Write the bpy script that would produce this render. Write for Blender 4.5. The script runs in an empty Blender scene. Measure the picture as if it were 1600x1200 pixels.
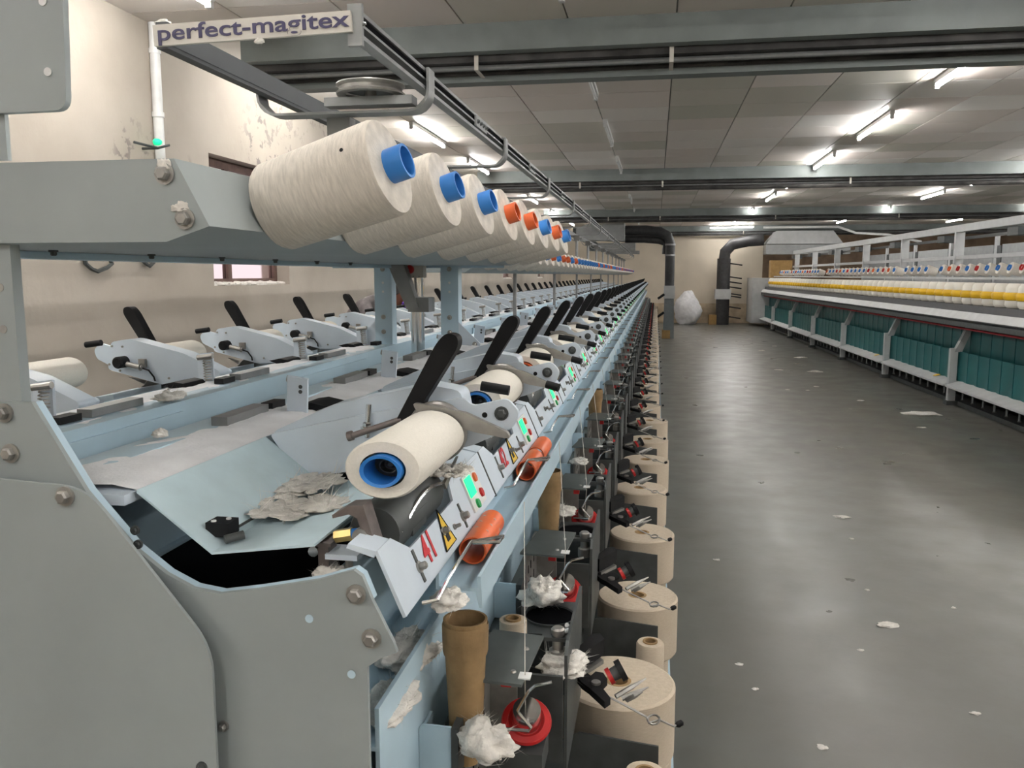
import bpy, math, random
from math import sin, cos, pi, radians, atan, sqrt
from mathutils import Vector, Matrix, noise
random.seed(7)
S = bpy.context.scene
COL = S.collection

# ------------------------------------------------------------------ camera
FPX = 1300.0
PITCH = atan(170/FPX); YAW = atan(225*cos(PITCH)/FPX)
CAM = Vector((0, 0, 1.5))
cd = bpy.data.cameras.new('camera'); cam = bpy.data.objects.new('camera', cd); COL.objects.link(cam)
cd.sensor_width = 36; cd.lens = FPX/1600*36; cd.clip_start = .02; cd.clip_end = 200
cam.location = CAM; cam.rotation_euler = (pi/2-PITCH, 0, YAW)
S.camera = cam
_R = Vector((cos(YAW), sin(YAW), 0)); _H = Vector((-sin(YAW), cos(YAW), 0)); _Z = Vector((0, 0, 1))
_F = _H*cos(PITCH)-_Z*sin(PITCH); _U = _H*sin(PITCH)+_Z*cos(PITCH)
def at(u, v, X=None, Y=None, Z=None):
    "photo pixel -> point on the plane X=, Y= or Z="
    d = _F*FPX+_R*(u-800)-_U*(v-600)
    if X is not None: t = (X-CAM.x)/d.x
    elif Y is not None: t = (Y-CAM.y)/d.y
    else: t = (Z-CAM.z)/d.z
    return CAM+d*t

# ------------------------------------------------------------------ light
W = bpy.data.worlds.new('world'); S.world = W; W.use_nodes = True
bg = W.node_tree.nodes['Background']; bg.inputs[0].default_value = (1, .86, .89, 1); bg.inputs[1].default_value = .33
S.view_settings.view_transform = 'Standard'; S.view_settings.look = 'None'
S.view_settings.gamma = 1; S.view_settings.use_curve_mapping = False
S.view_settings.exposure = 1.68
TUBE_POWER = 40.0

# ------------------------------------------------------------------ materials
def newmat(name):
    m = bpy.data.materials.new(name); m.use_nodes = True
    nt = m.node_tree; return m, nt, nt.nodes['Principled BSDF'], nt.nodes.new, nt.links.new
def M(name, col, rough=.5, metal=0., var=.06, scale=12., bump=0., bscale=120., spec=.5, stretch=None):
    m, nt, b, N, L = newmat(name)
    tc = N('ShaderNodeTexCoord'); src = tc.outputs['Object']
    if stretch:
        mp = N('ShaderNodeMapping'); mp.inputs['Scale'].default_value = stretch; L(src, mp.inputs[0]); src = mp.outputs[0]
    n = N('ShaderNodeTexNoise'); n.inputs['Scale'].default_value = scale; n.inputs['Detail'].default_value = 6
    L(src, n.inputs['Vector'])
    r = N('ShaderNodeValToRGB')
    r.color_ramp.elements[0].position = .3; r.color_ramp.elements[1].position = .7
    r.color_ramp.elements[0].color = [max(0, c*(1-var*1.6)) for c in col]+[1]
    r.color_ramp.elements[1].color = [min(1, c*(1+var)) for c in col]+[1]
    L(n.outputs[0], r.inputs[0]); L(r.outputs[0], b.inputs['Base Color'])
    b.inputs['Roughness'].default_value = rough; b.inputs['Metallic'].default_value = metal
    b.inputs['Specular IOR Level'].default_value = spec
    if bump:
        n2 = N('ShaderNodeTexNoise'); n2.inputs['Scale'].default_value = bscale; n2.inputs['Detail'].default_value = 4
        L(src, n2.inputs['Vector'])
        bp = N('ShaderNodeBump'); bp.inputs['Strength'].default_value = bump; bp.inputs['Distance'].default_value = .004
        L(n2.outputs[0], bp.inputs['Height']); L(bp.outputs[0], b.inputs['Normal'])
    return m
def EM(name, col, st):
    m, nt, b, N, L = newmat(name)
    b.inputs['Base Color'].default_value = (*col, 1); b.inputs['Emission Color'].default_value = (*col, 1)
    b.inputs['Emission Strength'].default_value = st; return m
blue = M('pale_blue_paint', (.46, .605, .695), .42, var=.05, scale=6)
shadeblue = M('shaded_blue_paint', (.30, .335, .335), .5, var=.07, scale=4)  # the blue paint greyed and darkened: weaker light put into its colour
whitep = M('white_blue_paint', (.62, .70, .78), .4, var=.04)
sheetm = M('pale_sheet_paint', (.56, .70, .755), .4, var=.05, scale=20)
steel = M('dull_steel', (.36, .35, .33), .42, .75, var=.15, scale=30)
chrome = M('chrome', (.72, .72, .72), .18, 1., var=.05)
darkm = M('dark_grey_metal', (.075, .082, .082), .5, .3, var=.15, scale=20)
platem = M('grey_guide_plate', (.12, .135, .13), .5, .3, var=.1, scale=20)
black = M('black_plastic', (.006, .006, .007), .6, var=.1, spec=.25)
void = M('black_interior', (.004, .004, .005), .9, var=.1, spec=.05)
brownsteel = M('weathered_bracket', (.20, .17, .16), .5, .6, var=.2, scale=40)
redp = M('red_plastic', (.48, .012, .012), .4)
bluep = M('blue_tube_plastic', (.03, .21, .62), .4, var=.08)
orangep = M('orange_tube_plastic', (.72, .13, .03), .4, var=.1)
greenbtn = M('green_button', (.02, .35, .1), .4)
brown = M('brown_paper_tube', (.30, .19, .085), .75, var=.2, scale=25, bump=.15, bscale=200)
cream = M('cream_yarn', (.80, .76, .68), .85, var=.03, scale=300, bump=.25, bscale=900)
coney = M('raw_cotton_yarn', (.66, .61, .54), .85, var=.10, scale=14, bump=.35, bscale=90, stretch=(4, 4, 30))
cheesey = M('kraft_yarn', (.52, .44, .34), .9, var=.06, scale=20, bump=.3, bscale=60, stretch=(6, 6, 60))
lint = M('cotton_lint', (.72, .69, .64), .95, var=.12, scale=60, bump=.4, bscale=300)
lintw = M('white_lint_layer', (.88, .88, .90), .95, var=.06, scale=14, bump=.25, bscale=160)
red_txt = M('red_lettering', (.6, .02, .03), .5)
purple_txt = M('purple_lettering', (.04, .034, .09), .5)
yellow = M('yellow_sign', (.75, .48, .03), .5)
signm = M('beige_sign_board', (.52, .49, .44), .5, var=.04)
beamm = M('beam_paint', (.165, .185, .18), .55, var=.10, scale=5)
beamd = M('dark_beam', (.045, .042, .04), .7, var=.5, scale=6)
alum = M('aluminium_rail', (.24, .245, .245), .42, .5, var=.08, scale=20)
teal = M('teal_plastic', (.010, .105, .108), .4, var=.12, scale=5)
apron = M('light_grey_sheet', (.46, .47, .47), .45, var=.06, scale=8)
apron2 = M('mid_grey_sheet', (.30, .31, .31), .5, var=.08, scale=8)
yellowp = M('yellow_drum', (.74, .44, .01), .45, var=.06)
hosem = M('black_hose', (.03, .03, .032), .5, var=.2)
pipew = M('white_pipe', (.75, .75, .74), .4)
winf = M('window_frame_brown', (.13, .075, .06), .6, var=.2)
sack = M('white_sack', (.72, .72, .74), .8, var=.08, bump=.6, bscale=40)
card = M('cardboard', (.36, .22, .08), .8, var=.1)
cloth = M('grey_shirt', (.20, .18, .18), .9, var=.15, scale=30)
trous = M('dark_trousers', (.05, .05, .07), .9)
skin = M('skin', (.22, .085, .05), .6)
hairm = M('dark_hair', (.02, .018, .016), .7)
purple = M('purple_cloth', (.12, .04, .35), .9)
screen = EM('green_screen', (.0, 1., .27), .36)
tubeon = EM('lit_tube', (1., .985, .96), TUBE_POWER)
tubeoff = M('unlit_tube', (.62, .63, .62), .3)
greenlamp = EM('green_lamp', (.01, .8, .3), .3)
fixture = M('lamp_housing', (.55, .55, .54), .4)
threadm = M('yarn_thread', (.55, .52, .47), .8)

def wall_mat():
    m, nt, b, N, L = newmat('stained_cream_plaster')
    tc = N('ShaderNodeTexCoord')
    n = N('ShaderNodeTexNoise'); n.inputs['Scale'].default_value = 1.3; n.inputs['Detail'].default_value = 8
    L(tc.outputs['Object'], n.inputs['Vector'])
    r = N('ShaderNodeValToRGB'); e = r.color_ramp.elements
    e[0].position = .3; e[0].color = (.36, .315, .265, 1); e[1].position = .65; e[1].color = (.455, .41, .35, 1)
    L(n.outputs[0], r.inputs[0])
    # peeled grey patches
    n1 = N('ShaderNodeTexNoise'); n1.inputs['Scale'].default_value = 1.1; n1.inputs['Detail'].default_value = 3
    n2 = N('ShaderNodeTexNoise'); n2.inputs['Scale'].default_value = 16; n2.inputs['Detail'].default_value = 6
    L(tc.outputs['Object'], n1.inputs['Vector']); L(tc.outputs['Object'], n2.inputs['Vector'])
    r1 = N('ShaderNodeValToRGB'); r1.color_ramp.elements[0].position = .49; r1.color_ramp.elements[1].position = .58
    r2 = N('ShaderNodeValToRGB'); r2.color_ramp.elements[0].position = .56; r2.color_ramp.elements[1].position = .60
    L(n1.outputs[0], r1.inputs[0]); L(n2.outputs[0], r2.inputs[0])
    mm = N('ShaderNodeMath'); mm.operation = 'MULTIPLY'; L(r1.outputs[0], mm.inputs[0]); L(r2.outputs[0], mm.inputs[1])
    sx_ = N('ShaderNodeSeparateXYZ'); L(tc.outputs['Object'], sx_.inputs[0])     # paint peels in the damp upper part
    mr = N('ShaderNodeMapRange'); mr.inputs[1].default_value = 1.75; mr.inputs[2].default_value = 2.1; L(sx_.outputs[2], mr.inputs[0])
    m3 = N('ShaderNodeMath'); m3.operation = 'MULTIPLY'; L(mm.outputs[0], m3.inputs[0]); L(mr.outputs[0], m3.inputs[1]); mm = m3
    mx = N('ShaderNodeMix'); mx.data_type = 'RGBA'; L(mm.outputs[0], mx.inputs[0]); L(r.outputs[0], mx.inputs[6])
    mx.inputs[7].default_value = (.20, .18, .165, 1)
    L(mx.outputs[2], b.inputs['Base Color']); b.inputs['Roughness'].default_value = .8
    bp = N('ShaderNodeBump'); bp.inputs['Strength'].default_value = .3; bp.inputs['Distance'].default_value = .01
    L(n2.outputs[0], bp.inputs['Height']); L(bp.outputs[0], b.inputs['Normal'])
    return m
wallm = wall_mat()
backwallm = M('cream_plaster', (.60, .53, .43), .8, var=.08, scale=1.2, bump=.1, bscale=20)
brickwall = M('brown_plaster', (.20, .14, .095), .9, var=.2, scale=3)
def floor_mat():
    m, nt, b, N, L = newmat('polished_concrete')
    tc = N('ShaderNodeTexCoord')
    n = N('ShaderNodeTexNoise'); n.inputs['Scale'].default_value = 1.1; n.inputs['Detail'].default_value = 10; n.inputs['Roughness'].default_value = .65
    L(tc.outputs['Object'], n.inputs['Vector'])
    r = N('ShaderNodeValToRGB'); e = r.color_ramp.elements
    e[0].position = .3; e[0].color = (.088, .088, .076, 1); e[1].position = .7; e[1].color = (.128, .13, .117, 1)
    x = e.new(.42); x.color = (.112, .107, .09, 1)
    L(n.outputs[0], r.inputs[0]); L(r.outputs[0], b.inputs['Base Color'])
    n2 = N('ShaderNodeTexNoise'); n2.inputs['Scale'].default_value = 3.5; n2.inputs['Detail'].default_value = 9
    L(tc.outputs['Object'], n2.inputs['Vector'])
    rr = N('ShaderNodeMapRange'); rr.inputs[1].default_value = .3; rr.inputs[2].default_value = .7
    rr.inputs[3].default_value = .27; rr.inputs[4].default_value = .40
    L(n2.outputs[0], rr.inputs[0]); L(rr.outputs[0], b.inputs['Roughness'])
    n3 = N('ShaderNodeTexNoise'); n3.inputs['Scale'].default_value = 22; n3.inputs['Detail'].default_value = 6
    L(tc.outputs['Object'], n3.inputs['Vector'])
    bp = N('ShaderNodeBump'); bp.inputs['Strength'].default_value = .035; bp.inputs['Distance'].default_value = .01
    L(n3.outputs[0], bp.inputs['Height']); L(bp.outputs[0], b.inputs['Normal'])
    b.inputs['Specular IOR Level'].default_value = .55
    return m
floorm = floor_mat()
def tile_mat():
    m, nt, b, N, L = newmat('ceiling_tile')
    oi = N('ShaderNodeObjectInfo'); g = N('ShaderNodeNewGeometry')
    a = N('ShaderNodeMath'); a.operation = 'ADD'; L(oi.outputs['Random'], a.inputs[0]); L(g.outputs['Random Per Island'], a.inputs[1])
    f = N('ShaderNodeMath'); f.operation = 'FRACT'; L(a.outputs[0], f.inputs[0])
    r = N('ShaderNodeValToRGB'); e = r.color_ramp.elements
    e[0].position = 0; e[0].color = (.50, .485, .42, 1); e[1].position = 1; e[1].color = (.80, .765, .73, 1)
    x = e.new(.5); x.color = (.68, .605, .56, 1)
    L(f.outputs[0], r.inputs[0]); L(r.outputs[0], b.inputs['Base Color']); b.inputs['Roughness'].default_value = .55
    return m
tilem = tile_mat()
gridm = M('ceiling_grid', (.20, .19, .17), .6)

# ------------------------------------------------------------------ mesh builder
class MB:
    def __init__(s): s.v = []; s.f = []
    def add(s, vs, fs):
        o = len(s.v); s.v += [Vector(v) for v in vs]; s.f += [tuple(i+o for i in f) for f in fs]; return s
    def box(s, x0, x1, y0, y1, z0, z1, mat=None):
        vs = [Vector((x, y, z)) for z in (z0, z1) for y in (y0, y1) for x in (x0, x1)]
        if mat is not None: vs = [mat @ v for v in vs]
        return s.add(vs, [(0, 2, 3, 1), (4, 5, 7, 6), (0, 1, 5, 4), (2, 6, 7, 3), (0, 4, 6, 2), (1, 3, 7, 5)])
    def prism(s, poly, ax, a, b):
        "2D polygon extruded along axis ax from a to b; other two coords in order"
        def mk(p, t):
            if ax == 'Y': return (p[0], t, p[1])
            if ax == 'X': return (t, p[0], p[1])
            return (p[0], p[1], t)
        n = len(poly)
        vs = [mk(p, a) for p in poly]+[mk(p, b) for p in poly]
        fs = [tuple(range(n))[::-1], tuple(range(n, 2*n))]+[(i, (i+1) % n, n+(i+1) % n, n+i) for i in range(n)]
        return s.add(vs, fs)
    def lathe(s, prof, p0=(0, 0, 0), axis=(0, 0, 1), n=20, sx=1, sz=1, cap=True):
        "prof: list (r, t) along axis"
        a = Vector(axis).normalized(); up = Vector((0, 0, 1)) if abs(a.z) < .9 else Vector((1, 0, 0))
        e1 = a.cross(up).normalized(); e2 = e1.cross(a)
        p0 = Vector(p0); o = len(s.v)
        for r, t in prof:
            for k in range(n):
                q = 2*pi*k/n
                s.v.append(p0+a*t+e1*(r*cos(q)*sx)+e2*(r*sin(q)*sz))
        for j in range(len(prof)-1):
            for k in range(n):
                s.f.append((o+j*n+k, o+j*n+(k+1) % n, o+(j+1)*n+(k+1) % n, o+(j+1)*n+k))
        if cap:
            s.f.append(tuple(o+k for k in range(n))[::-1]); e = o+(len(prof)-1)*n
            s.f.append(tuple(e+k for k in range(n)))
        return s
    def cyl(s, p0, p1, r, r1=None, n=12):
        p0 = Vector(p0); p1 = Vector(p1); d = p1-p0
        return s.lathe([(r, 0), (r if r1 is None else r1, d.length)], p0, d, n)
    def tube(s, pts, r, n=6):
        pts = [Vector(p) for p in pts]; o = len(s.v); prev = None
        for i, p in enumerate(pts):
            a = (pts[min(i+1, len(pts)-1)]-pts[max(i-1, 0)]).normalized()
            if prev is None:
                up = Vector((0, 0, 1)) if abs(a.z) < .9 else Vector((1, 0, 0)); e1 = a.cross(up).normalized()
            else:
                e1 = (prev-a*prev.dot(a)).normalized()
            prev = e1; e2 = e1.cross(a)
            rr = r[i] if isinstance(r, (list, tuple)) else r
            for k in range(n):
                q = 2*pi*k/n; s.v.append(p+e1*(rr*cos(q))+e2*(rr*sin(q)))
        for j in range(len(pts)-1):
            for k in range(n):
                s.f.append((o+j*n+k, o+j*n+(k+1) % n, o+(j+1)*n+(k+1) % n, o+(j+1)*n+k))
        s.f.append(tuple(o+k for k in range(n))[::-1]); e = o+(len(pts)-1)*n
        s.f.append(tuple(e+k for k in range(n)))
        return s
    def bolt(s, p, axis, R=.012, h=.009, washer=True, n=6):
        a = Vector(axis).normalized(); p = Vector(p)
        if washer: s.lathe([(R, 0), (R, .0025)], p, a, 16)
        s.lathe([(R*.68, .002), (R*.68, h), (R*.5, h+.0015)], p, a, n)
        return s
    def mesh(s, name, mat, org=(0, 0, 0), sharp=35, smooth=True):
        o = Vector(org); me = bpy.data.meshes.new(name)
        me.from_pydata([tuple(v-o) for v in s.v], [], s.f); me.materials.append(mat)
        if smooth:
            me.polygons.foreach_set('use_smooth', [True]*len(me.polygons)); me.update()
            me.set_sharp_from_angle(angle=radians(sharp))
        me.update(); return me
    def build(s, name, mat, parent=None, org=None, smooth=True, label=None, sharp=35):
        "org: world position of the parent's origin (vertices are given in world space)"
        if org is None: org = parent.matrix_world.translation if parent and parent.get('_w') is None else (0, 0, 0)
        me = s.mesh(name, mat, org, smooth=smooth, sharp=sharp)
        ob = bpy.data.objects.new(name, me); COL.objects.link(ob)
        if parent: ob.parent = parent
        else: ob.location = org
        if label: ob['label'] = label
        return ob
def tag(o, label, cat, group=None, kind=None):
    if label: o['label'] = label
    if cat: o['category'] = cat
    if group: o['group'] = group
    if kind: o['kind'] = kind
    return o
def thing(name, label, cat, loc=(0, 0, 0), group=None, rz=0):
    o = bpy.data.objects.new(name, None); COL.objects.link(o); o.location = loc; o.rotation_euler = (0, 0, rz)
    o.empty_display_size = .05
    return tag(o, label, cat, group)
def dup(root, loc=None, rz=None, label=None, group=None, skip=()):
    r = root.copy(); COL.objects.link(r)
    if loc is not None: r.location = loc
    if rz is not None: r.rotation_euler = (0, 0, rz)
    if label: r['label'] = label
    if group: r['group'] = group
    for ch in root.children:
        if ch.name.split('.')[0] in skip: continue
        c = ch.copy(); COL.objects.link(c); c.parent = r
        for g in ch.children:
            d = g.copy(); COL.objects.link(d); d.parent = c
    return r
def text_mesh(txt, size, mat, extr=.0006, off=0.):
    cu = bpy.data.curves.new('lettering', 'FONT'); cu.body = txt; cu.size = size; cu.extrude = extr; cu.offset = off
    cu.align_x = 'CENTER'; cu.align_y = 'CENTER'; cu.resolution_u = 4
    ob = bpy.data.objects.new('lettering', cu); COL.objects.link(ob)
    dg = bpy.context.evaluated_depsgraph_get(); dg.update()
    me = bpy.data.meshes.new_from_object(ob.evaluated_get(dg))
    bpy.data.objects.remove(ob); me.materials.clear(); me.materials.append(mat); return me
def rounded(poly, r, seg=4, which=None):
    out = []; n = len(poly)
    for i in range(n):
        p = Vector(poly[i]); a = Vector(poly[i-1]); b = Vector(poly[(i+1) % n])
        if which is not None and i not in which: out.append(tuple(p)); continue
        ra = min(r, (a-p).length*.45); rb = min(r, (b-p).length*.45)
        q0 = p+(a-p).normalized()*ra; q1 = p+(b-p).normalized()*rb
        for k in range(seg+1):
            t = k/seg; out.append(tuple(q0*(1-t)**2+p*2*t*(1-t)+q1*t*t))
    return out
def lump(sx, sy, sz, seed=0, rough=.35, n=18, m=12, flat=0, fine=.35):
    "irregular fluffy lump as vertex/face lists about the origin"
    b = MB(); off = Vector((seed*3.1, seed*1.7, seed*.9))
    for j in range(m+1):
        th = pi*j/m
        for k in range(n):
            ph = 2*pi*k/n; d = Vector((sin(th)*cos(ph), sin(th)*sin(ph), cos(th)))
            f = 1+rough*(noise.noise(d*1.6+off)*1.2+noise.noise(d*4+off)*.7+noise.noise(d*9+off)*fine)
            z = d.z*sz*f
            if flat and z < 0: z *= flat
            b.v.append(Vector((d.x*sx*f, d.y*sy*f, z)))
    for j in range(m):
        for k in range(n): b.f.append((j*n+k, (j+1)*n+k, (j+1)*n+(k+1) % n, j*n+(k+1) % n))
    return b
def shift(b, p):
    p = Vector(p); b.v = [v+p for v in b.v]; return b

# ================================================================== THE SETTING
CEIL = 3.0; XL = -3.03; XR = 13.5; YB = 27.0; YB2 = 30.5; YF = -5.0; XC = 3.25
def struct(name, b, mat, **k):
    o = b.build(name, mat, None, (0, 0, 0), **k); o['kind'] = 'structure'; return o
struct('floor', MB().box(XL-.3, XR+.3, YF-.3, YB2+.3, -.2, 0), floorm)
# left wall with window openings
wins = [(5.40, 6.62, 1.425, 2.33), (11.6, 12.8, 1.425, 2.33), (16.6, 17.8, 1.425, 2.33), (21.6, 22.8, 1.425, 2.33)]
b = MB(); y = YF
for (y0, y1, z0, z1) in wins:
    b.box(XL-.25, XL, y, y0, 0, CEIL+.1); b.box(XL-.25, XL, y0, y1, 0, z0); b.box(XL-.25, XL, y0, y1, z1, CEIL+.1); y = y1
b.box(XL-.25, XL, y, YB+.2, 0, CEIL+.1)
struct('wall_left', b, wallm)
struct('wall_back', MB().box(XL-.25, XC, YB, YB+.25, 0, CEIL+.1).box(XC-.2, XC, YB+.25, YB2, 0, CEIL+.1), backwallm)
struct('wall_recess', MB().box(XC-.2, XR+.2, YB2, YB2+.25, 0, CEIL+.1), brickwall)
struct('wall_right', MB().box(XR, XR+.25, YF-.2, YB2+.2, 0, CEIL+.1), backwallm)
struct('wall_front', MB().box(XL-.25, XR+.2, YF-.25, YF, 0, CEIL+.1), backwallm)
struct('baseboard_back', MB().box(XL, XC, YB-.006, YB-.001, 0, .62), M('stained_dado', (.50, .40, .28), .8, var=.25, scale=3))
panem = None
def pane_mat():
    m, nt, b, N, L = newmat('frosted_pane')
    b.inputs['Base Color'].default_value = (1, .93, .94, 1); b.inputs['Transmission Weight'].default_value = 1
    b.inputs['Roughness'].default_value = .35; b.inputs['IOR'].default_value = 1.02
    return m
panem = pane_mat()
for i, (y0, y1, z0, z1) in enumerate(wins):
    fr = MB(); x = XL-.16
    fr.box(x, x+.05, y0, y0+.05, z0, z1).box(x, x+.05, y1-.05, y1, z0, z1).box(x, x+.05, y0+.05, y1-.05, z0, z0+.05).box(x, x+.05, y0+.05, y1-.05, z1-.06, z1)
    fr.box(x, x+.05, y0+.41, y0+.46, z0+.05, z1-.06).box(x, x+.05, y0+.05, y1-.05, 1.86, 1.9)
    w = struct('window_%d' % (i+1), fr, winf)
    for (a, c) in ((y0+.05, y0+.41), (y0+.46, y1-.05)):
        for (p, q) in ((z0+.05, 1.86), (1.9, z1-.06)):
            MB().box(x+.02, x+.026, a, c, p, q).build('pane', panem, w, (0, 0, 0))
    lumpy = MB()
    for k in range(14):
        l = lump(.05, .06, .02, 50+k+i*20, .4, 10, 6); shift(l, (XL-.07, y0+.06+(y1-y0-.12)*k/13, z0+.008)); lumpy.v_off = 0
        o = len(lumpy.v); lumpy.v += l.v; lumpy.f += [tuple(q+o for q in f) for f in l.f]
    ld = lumpy.build('sill_lint', lint, w, (0, 0, 0)); ld['kind'] = 'stuff'

# ceiling: grid backing + tiles
ceil = struct('ceiling', MB().box(XL-.25, XR+.25, YF-.25, YB2+.25, CEIL+.012, CEIL+.15), gridm)
TX, TY, GX, GY = .63, .65, -.545, 7.2
tb = MB().box(.005, TX-.005, .004, TY-.004, CEIL, CEIL+.013); tme = tb.mesh('ceiling_panel', tilem, (0, 0, CEIL))
cells = []
for i in range(-4, 23):
    for j in range(-19, 37):
        x = GX+i*TX; y = GY+j*TY
        if x < XL-TX or x > XR or y < YF-TY or y > YB2: continue
        cells.append((x, y))
def seen(x, y):
    q = Vector((x+TX/2, y+TY/2, CEIL))-CAM; d = q.dot(_F)
    if d < .5: return None
    u = 800+FPX*q.dot(_R)/d; v = 600-FPX*q.dot(_U)/d
    return d if (-60 < u < 1660 and v > -40) else None
vis = sorted([(seen(x, y), x, y) for x, y in cells if seen(x, y)])[:300]
vs = {(round(x, 3), round(y, 3)) for _, x, y in vis}
rest = MB()
for x, y in cells:
    if (round(x, 3), round(y, 3)) in vs:
        o = bpy.data.objects.new('ceiling_panel', tme); COL.objects.link(o); o.location = (x, y, CEIL); o.parent = ceil
    else:
        rest.box(x+.005, x+TX-.005, y+.004, y+TY-.004, CEIL, CEIL+.013)
o = rest.build('ceiling_panel_field', tilem, ceil, (0, 0, 0), smooth=False); o['kind'] = 'stuff'

# ceiling beams across the hall
for i, yb in enumerate((5.12, 12.25, 19.6, 26.6)):
    t = MB().box(-2.62, XR, yb, yb+.05, 2.845, CEIL+.01).box(-2.62, XR, yb, yb+.09, 2.838, 2.845)
    bo = struct('trim_%d' % (i+1), t, beamm)
    MB().box(-2.6, XR, yb+.10, yb+.25, 2.80, CEIL).build('beam_shade_box', beamd, bo, (0, 0, 0))  # dark box standing in for the shadow band under the beam
    MB().cyl((-2.6, yb+.17, 2.782), (XR, yb+.17, 2.782), .016, n=8).build('conduit', alum, bo, (0, 0, 0))
    if i == 0:
        MB().box(-2.6, XR, yb+.30, yb+.42, 2.726, 2.80).build('lower_channel', beamm, bo, (0, 0, 0))
        MB().cyl((-2.6, yb+.285, 2.775), (XR, yb+.285, 2.775), .014, n=8).build('conduit', beamd, bo, (0, 0, 0))
    else:
        MB().cyl((-2.6, yb+.12, 2.735), (XR, yb+.12, 2.735), .03, n=8).build('conduit', beamd, bo, (0, 0, 0))
    for k, x in enumerate((-1.13, .05, 2.6, 5.2, 7.9, 10.5)):
        MB().box(x, x+.025, yb+.09, yb+.1, 2.755, 2.86).box(x, x+.025, yb+.09, yb+.3, 2.750, 2.755).build('hanger_strap', signm, bo, (0, 0, 0))
# tube lights
def tube_light(lit):
    t = thing('tube_light', '', 'light')
    MB().box(-.02, .02, -.66, .66, .03, .068).build('housing', fixture, t, (0, 0, 0))
    MB().cyl((0, -.62, 0.012), (0, .62, .012), .0135, n=8).build('tube', tubeon if lit else tubeoff, t, (0, 0, 0))
    for s in (-1, 1):
        MB().box(-.016, .016, s*.64-.018, s*.64+.018, -.006, .03).build('end_cap', fixture, t, (0, 0, 0))
    return t
proto = {True: tube_light(True), False: tube_light(False)}; used = {True: 0, False: 0}
rows = {-2.4: ('lit tube light on the ceiling beside the left wall', True), -.52: ('unlit grey tube light above the winding machine', False),
        2.1: ('lit tube light on the ceiling over the middle aisle', True), 4.95: ('lit tube light over the twisting machine', True),
        7.8: ('lit tube light over the far right of the hall', True), 10.7: ('lit tube light over the far right of the hall', True)}
for x, (lab, lit) in rows.items():
    ys = [6.45+2.53*k for k in range(-4, 9)]
    for y in ys:
        lit, lab = rows[x][1], rows[x][0]
        if x == -.52 and y < 3.5: lit, lab = True, 'unseen lit tube light over the near end of the winding machine'  # tubes out of view, switched on to brighten the near end plates
        if y < -4: continue
        if any(abs(y-q) < .72 for q in (12.3, 19.7, 26.7)): y += .9
        yy = y+(.02 if x != -2.4 else -.2)
        o = proto[lit] if not used[lit] else dup(proto[lit]); used[lit] = 1
        o.location = (x, yy, 2.93); tag(o, lab, 'light', 'tube lights in rows')
t = dup(proto[True], (2.2, 26.0, 2.90), radians(75)); tag(t, 'lit tube light turned across the back wall above the black hose', 'light', 'tube lights in rows')

# wall pipe, green lamp, cables
wp = thing('wall_pipe', 'white plastic conduit pipe running down the stained left wall', 'pipe', (XL+.03, 4.78, 2.0))
MB().cyl((XL+.03, 4.78, 1.66), (XL+.03, 4.78, CEIL-.002), .03, n=14).build('pipe', pipew, wp, (XL+.03, 4.78, 2.0))
for z in (2.82, 2.45, 1.9):
    MB().cyl((XL+.03, 4.78, z), (XL+.03, 4.78, z+.03), .036, n=14).build('collar', pipew, wp, (XL+.03, 4.78, 2.0))
p = at(246, 222, X=XL+.1)
gl = thing('indicator_lamp', 'small green glowing lamp on a wire bracket by the wall pipe', 'lamp', p)
shift(lump(.025, .03, .02, 3, .1, 12, 8), p).build('bulb', greenlamp, gl, p)
MB().tube([p+Vector((-.06, -.14, -.02)), p+Vector((0, 0, -.035)), p+Vector((0, .12, .0))], .008).tube([p+Vector((-.1, 0, -.035)), p+Vector((0, 0, -.035))], .008).build('bracket', darkm, gl, p)
for pts, lab in (([(131, 400), (134, 412), (143, 420), (153, 424), (168, 418), (175, 412), (171, 402)], 'loose dark cable loop hanging on the left wall'),
                 ([(218, 404), (228, 412), (234, 416), (240, 410), (241, 404)], 'thin cable pair drooping beside the cable loop')):
    P = [at(u, v, X=XL+.02) for u, v in pts]
    o = MB().tube([P[0]+Vector((0, 0, .25))]+P+[P[-1]+Vector((0, 0, .25))], .012, 6).build('cable', darkm, None, P[0]); tag(o, lab, 'cable')

# ================================================================== WINDING MACHINE FRAME
C0 = -.79           # centre line of the machine
Y0, Y1 = .78, 20.9
def mir(poly): return poly+[(2*C0-x, z) for x, z in poly[::-1]]
fr = thing('winding_machine', 'long pale blue yarn winding machine frame with bolted grey end plate', 'machine', (C0, Y0, 0))
FO = Vector((C0, Y0, 0))
def fp(b, name, mat, **k): return b.build(name, mat, fr, FO, **k)
half = [(-.40, .02), (-.284, .02), (-.284, 1.10), (-.268, 1.112), (-.252, 1.118), (-.256, 1.13), (-.277, 1.172), (-.287, 1.197), (-.296, 1.203), (-.335, 1.190),
        (-.40, 1.176), (-.445, 1.168), (-.475, 1.172), (-.505, 1.186), (-.54, 1.212), (-.593, 1.272), (-.650, 1.366)]
fp(MB().prism(mir(half), 'Y', Y0-.006, Y0), 'end_plate', shadeblue)
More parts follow.
